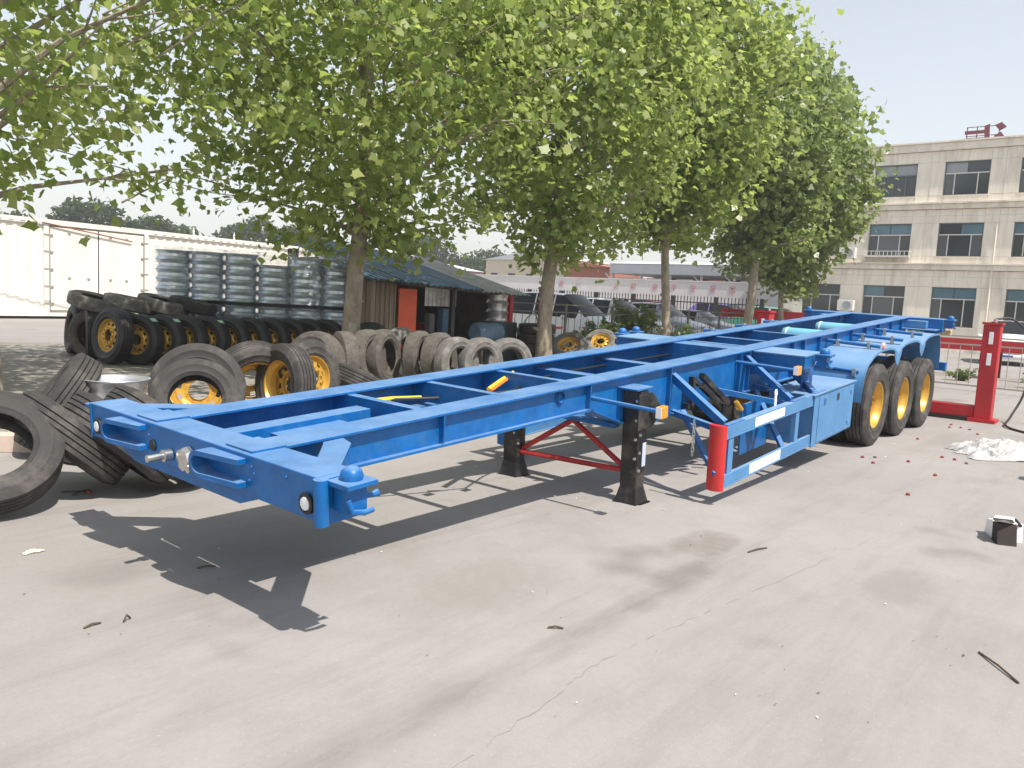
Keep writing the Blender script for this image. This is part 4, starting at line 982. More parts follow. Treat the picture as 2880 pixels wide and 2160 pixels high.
for x, m in ((.05, RUSTW), (2.4, BLACK), (4.4, REDF)): BX(x-.05, x+.05, -.35, -.25, 0, 1.9-.04*x).build('post', m, sh)
MB().bar((-.1, -.3, 1.88), (4.6, -.3, 1.7), .07).build('eave_beam', DARKI, sh)
sheet(1.75, 2.75, 1.35, 1.85, -.05, 'hanging_sheet', PALER)
rs = random.Random(8)
for k in range(14):      # clutter inside
    x, y = rs.uniform(1.9, 4.1), rs.uniform(.2, 2.0); w = rs.uniform(.15, .4); h = rs.uniform(.3, 1.3)
    o = BX(-w/2, w/2, -w/2, w/2, 0, h).build('crate', [DARKI, REDF, GREYM, WOODP, BLUER][k % 5], None, bevel=.03, loc=(9.2+x+.07*y, 9.7+y-.07*x, 0)); o.rotation_euler = (0, 0, rs.uniform(0, 1))
    tag(o, 'dim crate stacked inside the open shed', 'crate', 'crates inside the open shed')
MB().lathe([(0, -.45), (.2, -.45), (.26, -.38), (.26, .38), (.2, .45), (0, .45)], 20, 'x', (12.6, 9.0, .75)).build('compressor_tank', mat('dusty_blue_tank', (0.09, 0.15, 0.22), .6, var=.3), None, smooth=True)
tag(bpy.data.objects['compressor_tank'], 'dusty blue compressor tank before the open shed', 'tank')
mb = MB()
for s in (-.3, .3): mb.box(12.6+s-.03, 12.6+s+.03, 8.85, 9.15, 0, .52)
mb.build('tank_stand', DARKI, bpy.data.objects['compressor_tank'])
mb = MB().tube([(13.6, 8.9, .5), (13.9, 8.8, 1.15), (14.15, 8.75, 1.3), (14.3, 8.75, 1.1), (14.35, 8.75, .4)], .02, 6)
tag(mb.build('air_hose', GREYM, None, smooth=True), 'pale air hose looped over the red post by the shed', 'hose')
tag(MB().box(14.28, 14.40, 8.62, 8.74, 0, 1.95).bar((14.34, 8.68, .9), (15.6, 8.9, .9), .06).build('red_post', REDF), 'thin red steel post right of the open shed', 'post')

# ---------------------------------------------------------------- trees
def crown_radius(t, R): 
    return R*np.interp(t, [-.1, 0, .06, .2, .44, .6, .74, .86, 1], [.1, .30, .52, .84, 1, .92, .68, .30, .03])
def plane_tree(x, y, label, r0, R, zlo, zhi, seed, clumps=420, per=24, size=(.15, .27), lean=(0, 0), fork=None, name='plane_tree', shell=.55, leaf=None):
    rng = np.random.default_rng(seed); rd = random.Random(seed)
    t = thing(name, label, 'tree', (x, y, 0), 0, 'plane trees in the row beside the trailer')
    # trunk
    pts = []; n = 12; H = zhi*.93
    for i in range(n+1):
        h = H*i/n; pts.append(Vector((lean[0]*h + .10*math.sin(h*.9+seed), lean[1]*h + .09*math.cos(h*.8+seed*2)-.09*math.cos(seed*2), h)))
    pts[0].x = 0
    rs = [max(.02, r0*(1.28 if i == 0 else 1.0)*(1-i/n)**.8 + .015) for i in range(n+1)]
    mb = MB().tube(pts, rs, 14)
    for k in range(5):   # knots
        h = rd.uniform(.8, zlo); i = int(h/H*n); p = pts[i].lerp(pts[i+1], h/H*n-i); a = rd.uniform(0, 6.28)
        mb.tube([p+Vector((math.cos(a), math.sin(a), 0))*rs[i]*.7, p+Vector((math.cos(a), math.sin(a), .15))*rs[i]*1.25], [.05, .03], 7)
    tr = mb.build('trunk', BARK, t, smooth=True, angle=60)
    # limbs
    ends = []; mb = MB(); nl = 30
    for k in range(nl):
        h = zlo*.8 + (H*.92-zlo*.8)*(k/nl)**.9; i = min(n-1, int(h/H*n)); p = pts[i].lerp(pts[i+1], h/H*n-i)
        a = k*2.399 + rd.uniform(-.3, .3); tt = min(1, (h-zlo)/(zhi-zlo)+.22)
        L = float(crown_radius(np.array(max(.05, tt)), R))*rd.uniform(.75, 1.0)
        path = [p]; d = Vector((math.cos(a), math.sin(a), 0)); rise = L*rd.uniform(.35, .75) if h > zlo else L*rd.uniform(.05, .45)
        for s in (.3, .6, 1.0): path.append(p + d*L*s + Vector((rd.uniform(-.15, .15), rd.uniform(-.15, .15), rise*s**.8)))
        rr = max(.02, rs[i]*.42); mb.tube(path, [rr, rr*.62, rr*.36, .008], 6)
        for q in range(4):
            s0 = rd.uniform(.3, .95); base = path[0].lerp(path[-1], s0); base.z = path[0].z + rise*s0**.8
            b2 = a + rd.choice((-1, 1))*rd.uniform(.4, 1.0); l2 = L*rd.uniform(.2, .4)
            e2 = base + Vector((math.cos(b2), math.sin(b2), rd.uniform(-.15, .5)))*l2
            mb.tube([base, base.lerp(e2, .5)+Vector((0, 0, .04)), e2], [rr*.3, rr*.2, .005], 5); ends.append((base, e2))
        ends.append((path[1], path[3]))
    mb.build('branches', BARK, t, smooth=True, angle=60)['kind'] = 'stuff'
    # leaf clumps: near twigs and through the envelope, denser towards the outside
    tt = rng.uniform(-.06, 1, clumps*3)**1.0; rad = crown_radius(np.maximum(tt, .012), R)
    wgt = rad/rad.max(); keep = rng.uniform(0, 1, len(tt)) < wgt; tt = tt[keep][:clumps]; rad = rad[keep][:clumps]
    ang = rng.uniform(0, 2*PI, len(tt)); rho = rad*rng.uniform(0, 1, len(tt))**shell
    lump = 1 + .09*np.sin(3*ang + 7*tt + seed) + .06*np.sin(5*ang - 11*tt)
    Cc = np.column_stack([rho*lump*np.cos(ang), rho*lump*np.sin(ang), zlo + tt*(zhi-zlo)])
    Cc[:, 0] += lean[0]*Cc[:, 2]; Cc[:, 1] += lean[1]*Cc[:, 2]
    tw = np.array([[*(b.lerp(e, rd.uniform(.6, 1.05)))] for b, e in ends]); Cc = np.vstack([Cc, tw])
    cnt = rng.integers(int(per*.5), int(per*1.5), len(Cc)); idx = np.repeat(np.arange(len(Cc)), cnt)
    sig = rng.uniform(.20, .42, len(Cc))[idx][:, None]
    P = Cc[idx] + rng.normal(0, 1, (len(idx), 3))*sig*np.array([1, 1, .75])
    out = P.copy(); out[:, 2] = 0; ln = np.linalg.norm(out, axis=1)[:, None]+.01; out = out/ln*.55
    c = put('crown', leaf_cloud('crown', P, size, rng, LEAF_XY, .55, out, leaf or LEAF), None, t); c['kind'] = 'stuff'
    # a few twigs into the clumps
    mb = MB()
    for j in rng.choice(len(Cc), 110, replace=False):
        e = Vector(Cc[j]); b = Vector((e.x*.62, e.y*.62, e.z - .25 - .12*(e.xy.length)))
        mb.tube([b, b.lerp(e, .55) + Vector((0, 0, .06)), e], [.014, .009, .004], 4, False)
    mb.build('twigs', BARK, t)['kind'] = 'stuff'
    return t
ROWY = 7.95
plane_tree(1.5, ROWY+.1, 'plane tree whose sparse boughs reach in from the left edge', .16, 4.7, 3.1, 9.6, 21, 350, 25, (.075, .215), shell=.55)
plane_tree(7.56, ROWY, 'nearest full plane tree, forked trunk rising beside the repair shed', .165, 4.2, 2.9, 11.2, 35, 520, 30, (.075, .215))
plane_tree(13.6, ROWY, 'plane tree with bare pale trunk in front of the parked van', .175, 3.7, 3.2, 13.2, 47, 720, 31, (.085, .235))
plane_tree(19.7, ROWY, 'plane tree with slim pale trunk behind the leafy shrub', .13, 3.15, 4.1, 13.6, 58, 700, 27, (.12, .27))
plane_tree(25.6, ROWY, 'plane tree with leaning trunk before the black spiked fence', .17, 2.7, 4.1, 11.7, 63, 480, 27, (.13, .29), lean=(.02, -.0), leaf=LEAFD)
plane_tree(29.2, ROWY, 'farthest plane tree, dark crown next to the office block', .10, 2.95, 3.1, 11.9, 77, 560, 27, (.14, .31), leaf=LEAFD)

# ---------------------------------------------------------------- thin yard fence
def railing(name, label, p0, p1, h, m, step=.28, rails=(0.12, 1.0, 1.17), post=2.4, group='low steel railings in the yard'):
    p0 = Vector((*p0, 0)); p1 = Vector((*p1, 0)); d = p1-p0; L = d.length; a = math.atan2(d.y, d.x)
    t = thing(name, label, 'fence', p0, a, group)
    for z in rails: BX(0, L, -.018, .018, z*h/1.17-.018, z*h/1.17+.018).build('rail', m, t)
    k = 0
    pm = BX(-.03, .03, -.03, .03, 0, h+.03).mesh('post'); pm.materials.append(m)
    while k*post <= L+.01: put('post', pm, None, t, (min(k*post, L), .0, 0)); k += 1
    zb, zt = rails[0]*h/1.17, rails[-2]*h/1.17
    bm_ = MB().tube([(0, 0, zb), (0, 0, zt)], .010, 5).mesh('bar'); bm_.materials.append(m)
    x = step/2
    while x < L:
        put('bar', bm_, None, t, (x, 0, 0)); x += step
    return t
railing('steel_railing', 'dark steel railing between the tree row and the parked cars', (14.6, 9.9), (31.5, 9.2), 1.52, RAILM, .3)
railing('steel_railing', 'pale steel railing behind the red lifting posts', (19.75, 1.55), (18.9, -6.2), 1.30, RAILR, .26)
# black spiked fence
bf = thing('spiked_fence', 'black spiked steel fence in front of the white slogan wall', 'fence', (40, 13.2, 0), RAD(90))
BLK = mat('fence_black', (.014, .014, .015), .5)
for z in (.3, 1.95): BX(0, 19, -.025, .025, z-.03, z+.03).build('rail', BLK, bf)
bar_ = MB().box(-.018, .018, -.018, .018, .1, 2.2).add([(-.03, -.03, 2.2), (.03, -.03, 2.2), (.03, .03, 2.2), (-.03, .03, 2.2), (0, 0, 2.36)], [(0, 1, 4), (1, 2, 4), (2, 3, 4), (3, 0, 4)]).mesh('bar'); bar_.materials.append(BLK)
for k in range(90): put('bar', bar_, None, bf, (.1+k*.21, 0, 0))
pst = BX(-.1, .1, -.1, .1, 0, 2.3).mesh('post'); pst.materials.append(BLK)
for k in range(8): put('post', pst, None, bf, (k*2.7, .05, 0))

# ---------------------------------------------------------------- vehicles
TYC = MB().lathe([(.2, -.09), (.30, -.10), (.33, -.07), (.335, 0), (.33, .07), (.30, .10), (.2, .09)], 24, 'y').mesh('car_tyre', True); TYC.materials.append(RUBBERB)
RIC = MB().lathe([(0, -.085), (.06, -.085), (.1, -.07), (.19, -.088), (.205, -.095)], 16, 'y').mesh('car_rim', True); RIC.materials.append(SILVER)
CARGL = mat('car_window_glass', (0.012, 0.015, 0.018), 0.18, spec=0.25)
LAMPG = mat('lamp_glass', (0.75, 0.76, 0.78), .15); LAMPR = mat('tail_lamp_red', (0.45, 0.02, 0.02), .3)
def car(label, loc, head, color, shape='suv', k=1.0, gloss=.25, plate=True):
    m = mat('car_paint_%02d%02d%02d' % tuple(int(c*99) for c in color), color, gloss, spec=.6, coat=.5, var=.03)
    t = thing('parked_car', label, 'car', loc, head); t.scale = (k, k, k)
    if shape == 'suv':
        xs = [-2.25, -2.2, -2.05, -1.6, -.6, .2, .95, 1.15, 1.7, 2.12, 2.26]; top = [.80, 1.1, 1.42, 1.70, 1.76, 1.73, 1.22, 1.12, 1.03, .88, .66]; belt = [.78, 1.05, 1.06, 1.06, 1.05, 1.04, 1.04, 1.05, .98, .84, .62]; low = .26
    elif shape == 'van':
        xs = [-2.3, -2.26, -2.15, -1.9, -.6, .6, 1.3, 1.6, 1.95, 2.2, 2.3]; top = [.9, 1.2, 1.65, 1.86, 1.92, 1.88, 1.40, 1.16, 1.02, .85, .66]; belt = [.85, 1.1, 1.1, 1.1, 1.1, 1.08, 1.06, 1.08, .97, .82, .62]; low = .24
    else:
        xs = [-2.3, -2.25, -2.0, -1.45, -.7, .15, .85, 1.1, 1.7, 2.2, 2.32]; top = [.72, .98, 1.06, 1.36, 1.46, 1.44, 1.06, .98, .92, .78, .58]; belt = [.7, .92, .95, .95, .94, .93, .92, .93, .88, .74, .55]; low = .22
    S = []; cab = []
    for i, x in enumerate(xs):
        w = .90 - .16*max(0, abs(x)-1.7)/.6; tz, bz = top[i], belt[i]; iscab = tz-bz > .3
        wt = .66 if iscab else w*.86
        S.append([(w*.80, low), (w*.99, low+.14), (w, bz-.22), (w*.97, bz), (wt, max(bz+.005, tz-.05)), (wt*.72, tz), (0, tz+.012)]); cab.append(iscab)
    V = []; n = 13
    for i, x in enumerate(xs):
        h = S[i]; ring = [(x, y, z) for y, z in h] + [(x, -y, z) for y, z in reversed(h[:-1])]
        V += ring
    FB = []; FG = []
    for i in range(len(xs)-1):
        for j in range(n-1):
            f = (i*n+j, i*n+j+1, (i+1)*n+j+1, (i+1)*n+j)
            side = j in (3, 8); roof = j in (4, 5, 6, 7)
            slope = abs(top[i+1]-top[i])/(xs[i+1]-xs[i])
            gl = (side and cab[i] and cab[i+1]) or (roof and slope > .42 and max(top[i]-belt[i], top[i+1]-belt[i+1]) > .3 and 0.9 < (top[i]+top[i+1])/2)
            (FG if gl else FB).append(f)
    FB += [tuple(range(n-1, -1, -1)), tuple((len(xs)-1)*n+j for j in range(n))]
    MB().add(V, FB).build('body', m, t, smooth=True, angle=28)
    for nm, sel in (('side_window', lambda i, j: j == 3), ('side_window', lambda i, j: j == 8), ('windscreen', lambda i, j: j in (4, 5, 6, 7) and xs[i] > 0), ('rear_window', lambda i, j: j in (4, 5, 6, 7) and xs[i] <= 0)):
        fs = [f for f in FG if sel(f[0]//n, f[0] % n)]
        if fs:
            us = sorted({v for f in fs for v in f}); mp_ = {v: i for i, v in enumerate(us)}
            MB().add([V[v] for v in us], [tuple(mp_[v] for v in f) for f in fs]).build(nm, CARGL, t, smooth=True, angle=28)
    mb = MB()
    for s in (-1, 1):
        for x in (-.55, .28): mb.bar((x, s*.885, 1.02*(1 if shape != 'sedan' else .9)), (x, s*.665, (1.70 if shape == 'suv' else 1.85 if shape == 'van' else 1.40)), .05, .02)
    mb.build('pillar', m, t)
    for s in (-1, 1):
        for x in (-1.4, 1.38):
            w = put('wheel', TYC, None, t, (x, s*.80, .335)); put('rim', RIC, None, w, rot=(0, 0, 0 if s < 0 else PI))
        BX(2.0, 2.24, min(s*.52, s*.80), max(s*.52, s*.80), .62*(top[-2]/.88), .76*(top[-2]/.88)).build('headlight', LAMPG, t, bevel=.03)
        BX(-2.27, -2.1, min(s*.6, s*.84), max(s*.6, s*.84), .78, 1.0).build('tail_light', LAMPR, t, bevel=.02)
        MB().lathe([(0, -.09), (.07, -.06), (.09, 0), (.07, .08), (0, .1)], 10, 'y', (.86, s*1.0, 1.08 if shape != 'sedan' else .96)).build('mirror', m, t, smooth=True)
    BX(2.2, 2.30, -.5, .5, .50, .62).build('grille', BLACK, t); BX(2.22, 2.33, -.82, .82, .30, .44).build('bumper', m, t, bevel=.04)
    BX(2.331, 2.337, -.22, .22, .34, .42).build('number_plate', mat('plate_blue', (.03, .08, .35), .4), t)
    return t
car('white van parked behind the second trunk, tall dark side windows', (20.95, 12.9, 0), RAD(-90), (.78, .78, .77), 'van', 1.0)
car('silver car with dark windows in the middle of the parked row', (24.6, 12.9, 0), RAD(-90), (.45, .46, .49), 'suv', 1.04)
car('grey car parked beside the silver one, partly behind the shrub', (27.9, 12.7, 0), RAD(-92), (.32, .34, .38), 'suv', 1.0)
car('silver grey car at the right end of the parked row', (31.0, 12.4, 0), RAD(-88), (.40, .40, .41), 'sedan', 1.05)
car('white pickup facing the yard beyond the red post', (37.0, 1.2, 0), RAD(188), (.80, .79, .78), 'suv', 1.02)
car('blue and purple car behind the black spiked fence', (45.5, 19.2, 0), RAD(90), (.16, .10, .38), 'suv', 1.15)
car('red car behind the black spiked fence', (46.5, 24.6, 0), RAD(90), (.50, .05, .05), 'suv', 1.15)
car('green car behind the spiked fence near the office corner', (44.0, 15.2, 0), RAD(90), (.05, .32, .22), 'suv', 1.1)
# red trailer frames standing behind
def red_frame(label, loc, rz, L, z0, z1, wheels=True):
    t = thing('red_trailer', label, 'trailer', loc, rz)
    for s in (-.5, .5): BX(0, L, s-.06, s+.06, z0, z1).build('beam', REDF, t)
    for k in range(5): BX(.3+k*(L-.8)/4, .45+k*(L-.8)/4, -.44, .44, z0+.04, z1-.03).build('cross_member', REDF, t)
    BX(-.25, -.001, -1.15, 1.15, z0-.02, z1+.02).build('bolster', REDF, t); BX(L+.001, L+.25, -1.15, 1.15, z0-.02, z1+.02).build('bolster', REDF, t)
    for x in (L*.62, L*.8):
        for s in (-1, 1):
            w = put('wheel', TY['black'], None, t, (x, s*.95, .485)); put('rim', RIMP, None, w)
    BX(L*.25, L*.25+.14, -.7, -.56, 0, z0).build('landing_leg', BLACK, t); BX(L*.25, L*.25+.14, .56, .7, 0, z0).build('landing_leg', BLACK, t)
    return t
red_frame('red trailer chassis parked behind the pale railing', (25.2, 2.2, 0), RAD(-88), 9.0, .82, 1.14)
red_frame('red trailer chassis end showing past the tree trunks', (29.8, 12.0-1.6, 0), RAD(-74), 6.0, 1.35, 1.68)
# leafy shrub by the railing and weeds
def shrub(name, label, x, y, h, r, n, seed, size=(.08, .2), cat='shrub'):
    rng = np.random.default_rng(seed); rd = random.Random(seed); t = thing(name, label, cat, (x, y, 0))
    mb = MB(); C = []
    for k in range(16):
        a = rd.uniform(0, 6.28); e = Vector((math.cos(a)*r*rd.uniform(.2, 1), math.sin(a)*r*rd.uniform(.2, 1), h*rd.uniform(.5, 1)))
        mb.tube([(e.x*.15, e.y*.15, 0), (e.x*.5, e.y*.5, e.z*.55), e], [.02*h, .012*h, .004], 5)
        for j in range(n//16):
            s = rd.uniform(.2, 1.05); C.append((e.x*s+rd.gauss(0, .13*r), e.y*s+rd.gauss(0, .13*r), max(.03, e.z*s**.8+rd.gauss(0, .07*h))))
    mb.build('stems', mat('green_stem', (.10, .12, .05), .8, var=.2), t)
    c = put('leaves', leaf_cloud('leaves', np.array(C), size, rng, OVAL_XY, .5, None, LEAFB), None, t); c['kind'] = 'stuff'
shrub('leafy_shrub', 'bushy green shrub growing through the dark railing', 20.4, 9.5, 1.75, .95, 900, 3, (.14, .3))
shrub('leafy_shrub', 'low pale shrub at the foot of the dark railing, left of the bushy one', 18.7, 9.6, 1.1, .8, 600, 4, (.12, .25))
shrub('leafy_shrub', 'thin low shrub at the dark railing right of the bushy one', 23.4, 9.4, 1.0, .9, 500, 5, (.12, .25))
shrub('weed_clump', 'weed clump behind the pale railing, left of the red post', 23.0, .35, .34, .42, 420, 6, (.06, .14), 'weed')
shrub('weed_clump', 'weed clump behind the pale railing, right of the red post', 22.6, -1.55, .34, .55, 420, 7, (.06, .14), 'weed')
# slim wrapped tree at the right edge
wt = thing('wrapped_tree', 'slim young trunk wrapped in tan cloth at the right edge', 'tree', (24.5, -1.75, 0))
MB().tube([(0, 0, 0), (.05, -.02, 1.4), (.2, -.06, 3.2), (.42, -.1, 5.2)], [.10, .085, .075, .05], 10).build('trunk', mat('grey_thin_bark', (.16, .13, .11), .9, var=.3), wt, smooth=True)
MB().tube([(.0, 0, .55), (.03, -.01, .9), (.05, -.02, 1.3), (.09, -.03, 1.75), (.12, -.04, 2.02)], [.12, .15, .135, .15, .11], 10).build('cloth_wrap', mat('tan_cloth', (.55, .33, .17), .9, var=.25, scale=9, bump=.5, bump_scale=12), wt, smooth=True)
for k in range(3): MB().tube([(.3+.04*k, -.08, 4.6+.2*k), (.5+.2*k, -.3+.3*k, 5.6+.2*k)], [.03, .01], 5).build('branch', BARK, wt)

# ---------------------------------------------------------------- red lifting frame astride the trailer tail
lf = thing('lifting_frame', 'red steel lifting frame with posts astride the trailer tail', 'lifting frame', (13.05, 0, 0))
for py in (-1.72, 2.15):
    p = BX(-.13, .13, py-.125, py+.125, .06, 1.62).build('post', REDF, lf, bevel=.012)
    BX(-.15, .15, py-.145, py+.145, 1.621, 1.66).build('post_cap', REDF, p)
    BX(-.2, .2, py-.2, py+.2, 0.0, .059).build('base_plate', REDF, p)
    for z in (.95, 1.30): BX(-.139, -.131, py-.035, py+.03, z, z+.2).build('plate', LABELW, p, bevel=.01)
    BX(.131, .24, py-.09, py+.09, .95, 1.25).build('carriage', REDF, p)
    MB().tube([(.15, py, 1.66), (.15, py, 1.72)], .03, 8).build('pipe_elbow', STEEL, p)
BX(-.11, .11, -1.59, 2.02, .06, .26).build('base_beam', REDF, lf, bevel=.012)
BX(-.17, .17, -1.51, 1.94, 0.0, .0595).build('base_shoe', BLACK, lf)
hz = MB().tube(smooth_path([(13.25, -1.72, 1.72), (13.4, -1.95, 1.72), (13.5, -2.22, 1.4), (13.52, -2.25, .9), (13.4, -2.2, .45), (13.1, -2.1, .12), (12.5, -2.15, .025), (11.8, -2.75, .022), (11.2, -3.6, .022)]), .018, 7)
tag(hz.build('rubber_hose', BLACK, None, smooth=True), 'black rubber hose hanging from the near red post to the ground', 'hose')
hz = MB().tube(smooth_path([(13.55, -2.3, 1.5), (13.6, -2.35, 1.0), (13.5, -2.55, .55), (13.2, -2.9, .2), (13.1, -3.3, .02), (12.9, -4.2, .02)]), .016, 7)
tag(hz.build('rubber_hose', BLACK, None, smooth=True), 'second black hose sweeping out to the right edge', 'hose')

# ---------------------------------------------------------------- rubbish on the ground
PLAST = bpy.data.materials.new('white_plastic_film'); PLAST.use_nodes = True
b = PLAST.node_tree.nodes['Principled BSDF']; b.inputs['Base Color'].default_value = (.42, .41, .40, 1); b.inputs['Roughness'].default_value = .4; b.inputs['Subsurface Weight'].default_value = .15
def crumple(name, label, cx, cy, sx, sy, sz, seed, m, n=26, rot=0.0):
    rng = np.random.default_rng(seed); V = []; F = []; nz = np.zeros((n+1, n+1))
    for oc, am in ((4, .55), (9, .30), (24, .12)):          # ridged creases at three scales
        gq = rng.uniform(-1, 1, (oc+2, oc+2)); xi = np.linspace(0, oc, n+1); i0 = np.minimum(xi.astype(int), oc); fr = xi-i0
        A_ = gq[i0][:, i0]*(1-fr)[None, :] + gq[i0][:, i0+1]*fr[None, :]; B_ = gq[i0+1][:, i0]*(1-fr)[None, :] + gq[i0+1][:, i0+1]*fr[None, :]
        nz += am*(1-1.6*np.abs(A_*(1-fr)[:, None] + B_*fr[:, None]))
    nz = np.clip(nz, 0, 1.3)
    for i in range(n+1):
        for j in range(n+1):
            u, v = i/n*2-1, j/n*2-1; r = math.hypot(u, v); a = math.atan2(v, u)
            edge = 1+.22*math.sin(3*a+seed)+.12*math.sin(7*a); h = max(0, 1-(r/edge)**2)
            V.append((cx + math.cos(rot)*u*sx - math.sin(rot)*v*sy + rng.normal(0, .003), cy + math.sin(rot)*u*sx + math.cos(rot)*v*sy + rng.normal(0, .003), .006 + (sz*h*(.12+.95*nz[i, j]) if h > 0 else 0)))
    for i in range(n):
        for j in range(n):
            u, v = (i+.5)/n*2-1, (j+.5)/n*2-1; a = math.atan2(v, u)
            if math.hypot(u, v) < 1+.22*math.sin(3*a+seed)+.12*math.sin(7*a): F.append((i*(n+1)+j, (i+1)*(n+1)+j, (i+1)*(n+1)+j+1, i*(n+1)+j+1))
    o = put(name, MB().add(V, F).mesh(name), m); o.data.polygons.foreach_set('use_smooth', [True]*len(o.data.polygons)); o.data.set_sharp_from_angle(angle=RAD(32))
    return tag(o, label, 'plastic sheet')
crumple('plastic_heap', 'heap of crumpled white plastic film on the concrete', 9.45, -2.5, .70, .42, .24, 2, PLAST, 90, RAD(-40))
crumple('plastic_heap', 'smaller crumpled white film at the right edge', 9.75, -3.15, .4, .3, .22, 5, PLAST, 60)
bx = thing('broken_carton', 'broken black and white carton lying near the right edge', 'carton', (4.78, -3.16, 0), RAD(25))
MB().prism([(-.07, 0), (.06, 0), (.075, .17), (-.03, .15)], 'y', -.06, .07).build('carton_wall', mat('dark_card', (.03, .022, .018), .8, var=.3), bx)
MB().prism([(.065, 0.001), (.30, .001), (.26, .12), (.08, .14)], 'y', -.14, .05).build('carton_side', WHITEP, bx)
MB().add([(-.10, .05, .20), (.02, .09, .155), (.2, .02, .165), (.16, -.1, .17), (-.02, -.05, .155)], [(0, 1, 4), (1, 2, 3, 4)]).build('carton_flap', WHITEP, bx)
MB().tube([(.02, -.1, .14), (.3, -.16, .12), (.6, -.2, .04)], .012, 6).build('strap', BLACK, bx)
CAPR = mat('red_plastic_cap', (.24, .02, .025), .5, var=.15); CAPD = mat('dark_chip', (.10, .05, .04), .8)
cap = MB().lathe([(0, .026), (.016, .026), (.022, .018), (.024, 0), (.015, 0), (.013, .014), (0, .014)], 10, 'z').mesh('cap', True); cap.materials.append(CAPR)
capd = MB().lathe([(0, .022), (.018, .02), (.026, .008), (.02, 0), (0, 0)], 7, 'z').mesh('chip'); capd.materials.append(CAPD)
rs = random.Random(2)
for i, (x, y) in enumerate([(12.0, -1.45), (11.61, -1.5), (7.58, -1.35), (7.72, -1.45), (7.31, -1.54), (7.78, -1.8), (8.49, -2.01), (8.45, -2.15), (8.3, -2.3), (7.17, -2.2), (9.79, -1.45), (5.9, -2.23), (11.75, -1.63), (11.65, -1.77), (11.2, -1.95), (.42, 2.22)]):
    o = put('red_cap', capd if i % 5 == 3 else cap, None, None, (x, y, 0.001)); o.scale = (.85, .85, .8); o.rotation_euler = (rs.choice((0, 0, .5)), 0, rs.uniform(0, 6)); tag(o, 'small red plastic cap lying on the sunlit concrete', 'cap', 'red caps scattered behind the trailer')
TWIG = mat('dry_twig', (.09, .065, .045), .9, var=.3)
for i, (x0, y0, x1, y1) in enumerate([(-.60, -.20, -.52, -.19), (-.44, -.25, -.40, -.23), (.28, 2.35, .44, 2.22), (.30, 2.22, .46, 2.30), (-.95, 2.05, -.72, 1.9), (2.35, -3.38, 2.1, -3.58), (.18, .2, .27, .16), (1.0, -1.7, 1.05, -1.76), (3.0, -1.9, 3.2, -1.95)]):
    o = MB().tube([(x0, y0, .006), ((x0+x1)/2, (y0+y1)/2, .014 if i != 1 else .03), (x1, y1, .006)], .0055, 5).build('dry_twig', TWIG); tag(o, 'short dry twig on the bare concrete', 'twig', 'dry twigs on the concrete')
def chips(name, label, n, seed, x0, x1, y0, y1, s, m):
    rng = np.random.default_rng(seed); C = np.column_stack([rng.uniform(x0, x1, n), rng.uniform(y0, y1, n), np.full(n, .005)])
    k = 5; a = np.sort(rng.uniform(0, 2*PI, (n, k)), axis=1); r = rng.uniform(s[0], s[1], (n, 1))*rng.uniform(.5, 1, (n, k))
    V = np.stack([C[:, None, 0]+r*np.cos(a), C[:, None, 1]+r*np.sin(a), C[:, None, 2]+rng.uniform(0, .006, (n, k))], 2)
    me = fast_mesh(name, V.reshape(-1, 3), k); me.materials.append(m); tag(put(name, me, None), label, 'grit', kind='stuff')
chips('grit', 'fine dark grit strewn over the concrete', 420, 3, -2, 14, -3.5, 3, (.003, .010), TWIG)
chips('paper_scraps', 'tiny pale scraps strewn over the concrete', 90, 4, -2, 12, -3.4, 3, (.005, .016), LABELW)
o = crumple('paper_scrap', 'flat pale yellow paper scrap on the concrete at lower left', -.37, 1.07, .055, .035, .012, 3, mat('pale_yellow_paper', (.75, .68, .5), .7), 8); o['category'] = 'paper'
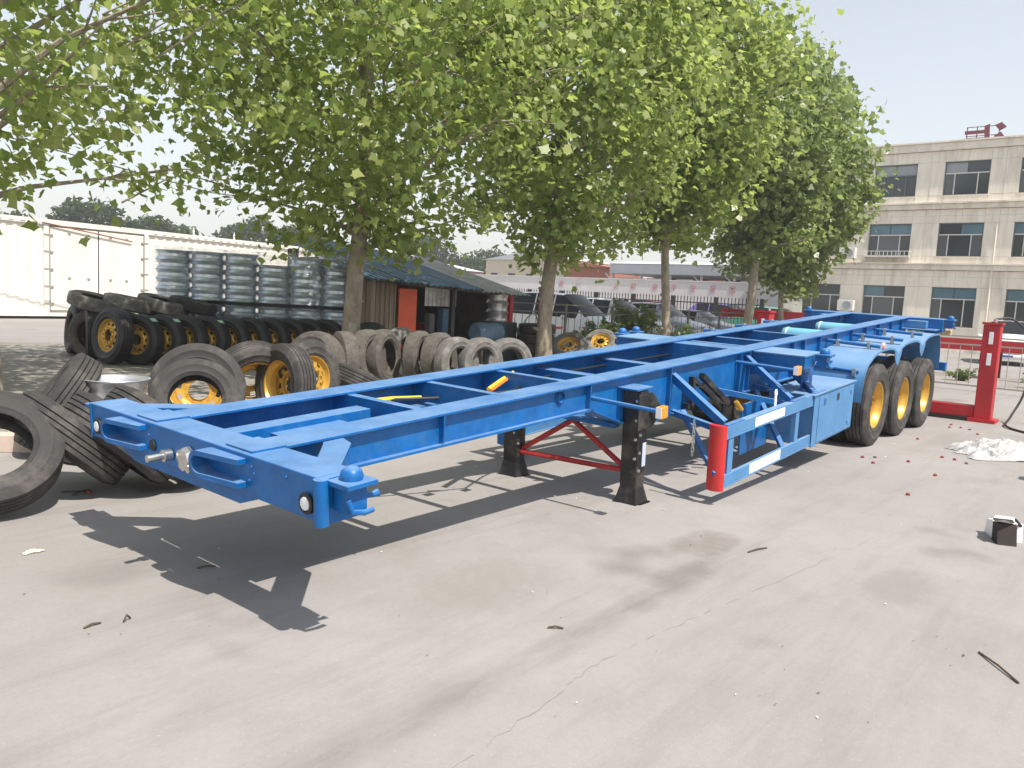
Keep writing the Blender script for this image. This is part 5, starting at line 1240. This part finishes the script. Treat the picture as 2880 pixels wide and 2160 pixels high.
# straw, bricks and a broken board left of the tyres
STRAW = mat('dry_straw', (.40, .31, .17), .9, var=.3)
rng = np.random.default_rng(9); n = 900
cx = rng.uniform(-1.6, 3.4, n); cy = 5.0 + .25*cx + rng.normal(0, .35, n); th = rng.uniform(0, PI, n); L_ = rng.uniform(.06, .25, n); z = rng.uniform(.004, .08, n)
d = np.column_stack([np.cos(th), np.sin(th), rng.uniform(-.2, .3, n)])*L_[:, None]/2; w = np.column_stack([-np.sin(th), np.cos(th), np.zeros(n)])*.004; C = np.column_stack([cx, cy, z])
V = np.stack([C-d-w, C+d-w, C+d+w, C-d+w], 1); V[:, :, 2] = np.maximum(V[:, :, 2], .004)
me = fast_mesh('straw', V.reshape(-1, 3), 4); me.materials.append(STRAW); tag(put('straw', me, None), 'loose dry straw strewn left of the tyre pile', 'straw', kind='stuff')
BRICK = mat('pale_red_brick', (.42, .17, .12), .9, var=.25); BRK2 = mat('dusty_pink_block', (.52, .42, .35), .9, var=.2)
rs = random.Random(6)
for i in range(7):
    x, y = -.1 + .33*i*.6 + rs.uniform(-.1, .1), 4.15 + rs.uniform(-.2, .3)
    s = 1.0 if i % 3 else 1.5
    o = BX(-.12*s, .12*s, -.058*s, .058*s, 0, .053*s*(2 if i % 3 == 0 else 1)).build('brick', BRICK if i % 3 else BRK2, None, bevel=.006, loc=(x, y, .001)); o.rotation_euler = (0, 0, rs.uniform(0, 3))
    tag(o, 'loose brick lying among the straw behind the leftmost tyre' if i % 3 else 'larger pale block lying among the straw behind the leftmost tyre', 'brick', 'bricks among the straw' if i % 3 else 'pale blocks among the straw')
# overhead cable at the left
tag(MB().tube([(2, 24, 6.3), (14, 24.5, 5.0), (30, 25, 5.2), (52, 27, 6.0)], .02, 5).build('overhead_cable', BLACK, None, smooth=True), 'thin dark overhead cable crossing above the container roof', 'cable')

# ---------------------------------------------------------------- summer haze
HZ = bpy.data.materials.new('summer_haze'); HZ.use_nodes = True; HZ.node_tree.nodes.clear()
_o = HZ.node_tree.nodes.new('ShaderNodeOutputMaterial'); _v = HZ.node_tree.nodes.new('ShaderNodeVolumePrincipled')
_v.inputs['Color'].default_value = (.95, .96, .98, 1); _v.inputs['Density'].default_value = 0.0013; _v.inputs['Anisotropy'].default_value = 0.2
HZ.node_tree.links.new(_v.outputs[0], _o.inputs['Volume'])
hz = put('haze', BX(-405, 705, -405, 705, -1, 56).mesh('haze'), HZ); tag(hz, 'thin pale summer haze filling the yard air', 'haze', kind='stuff')
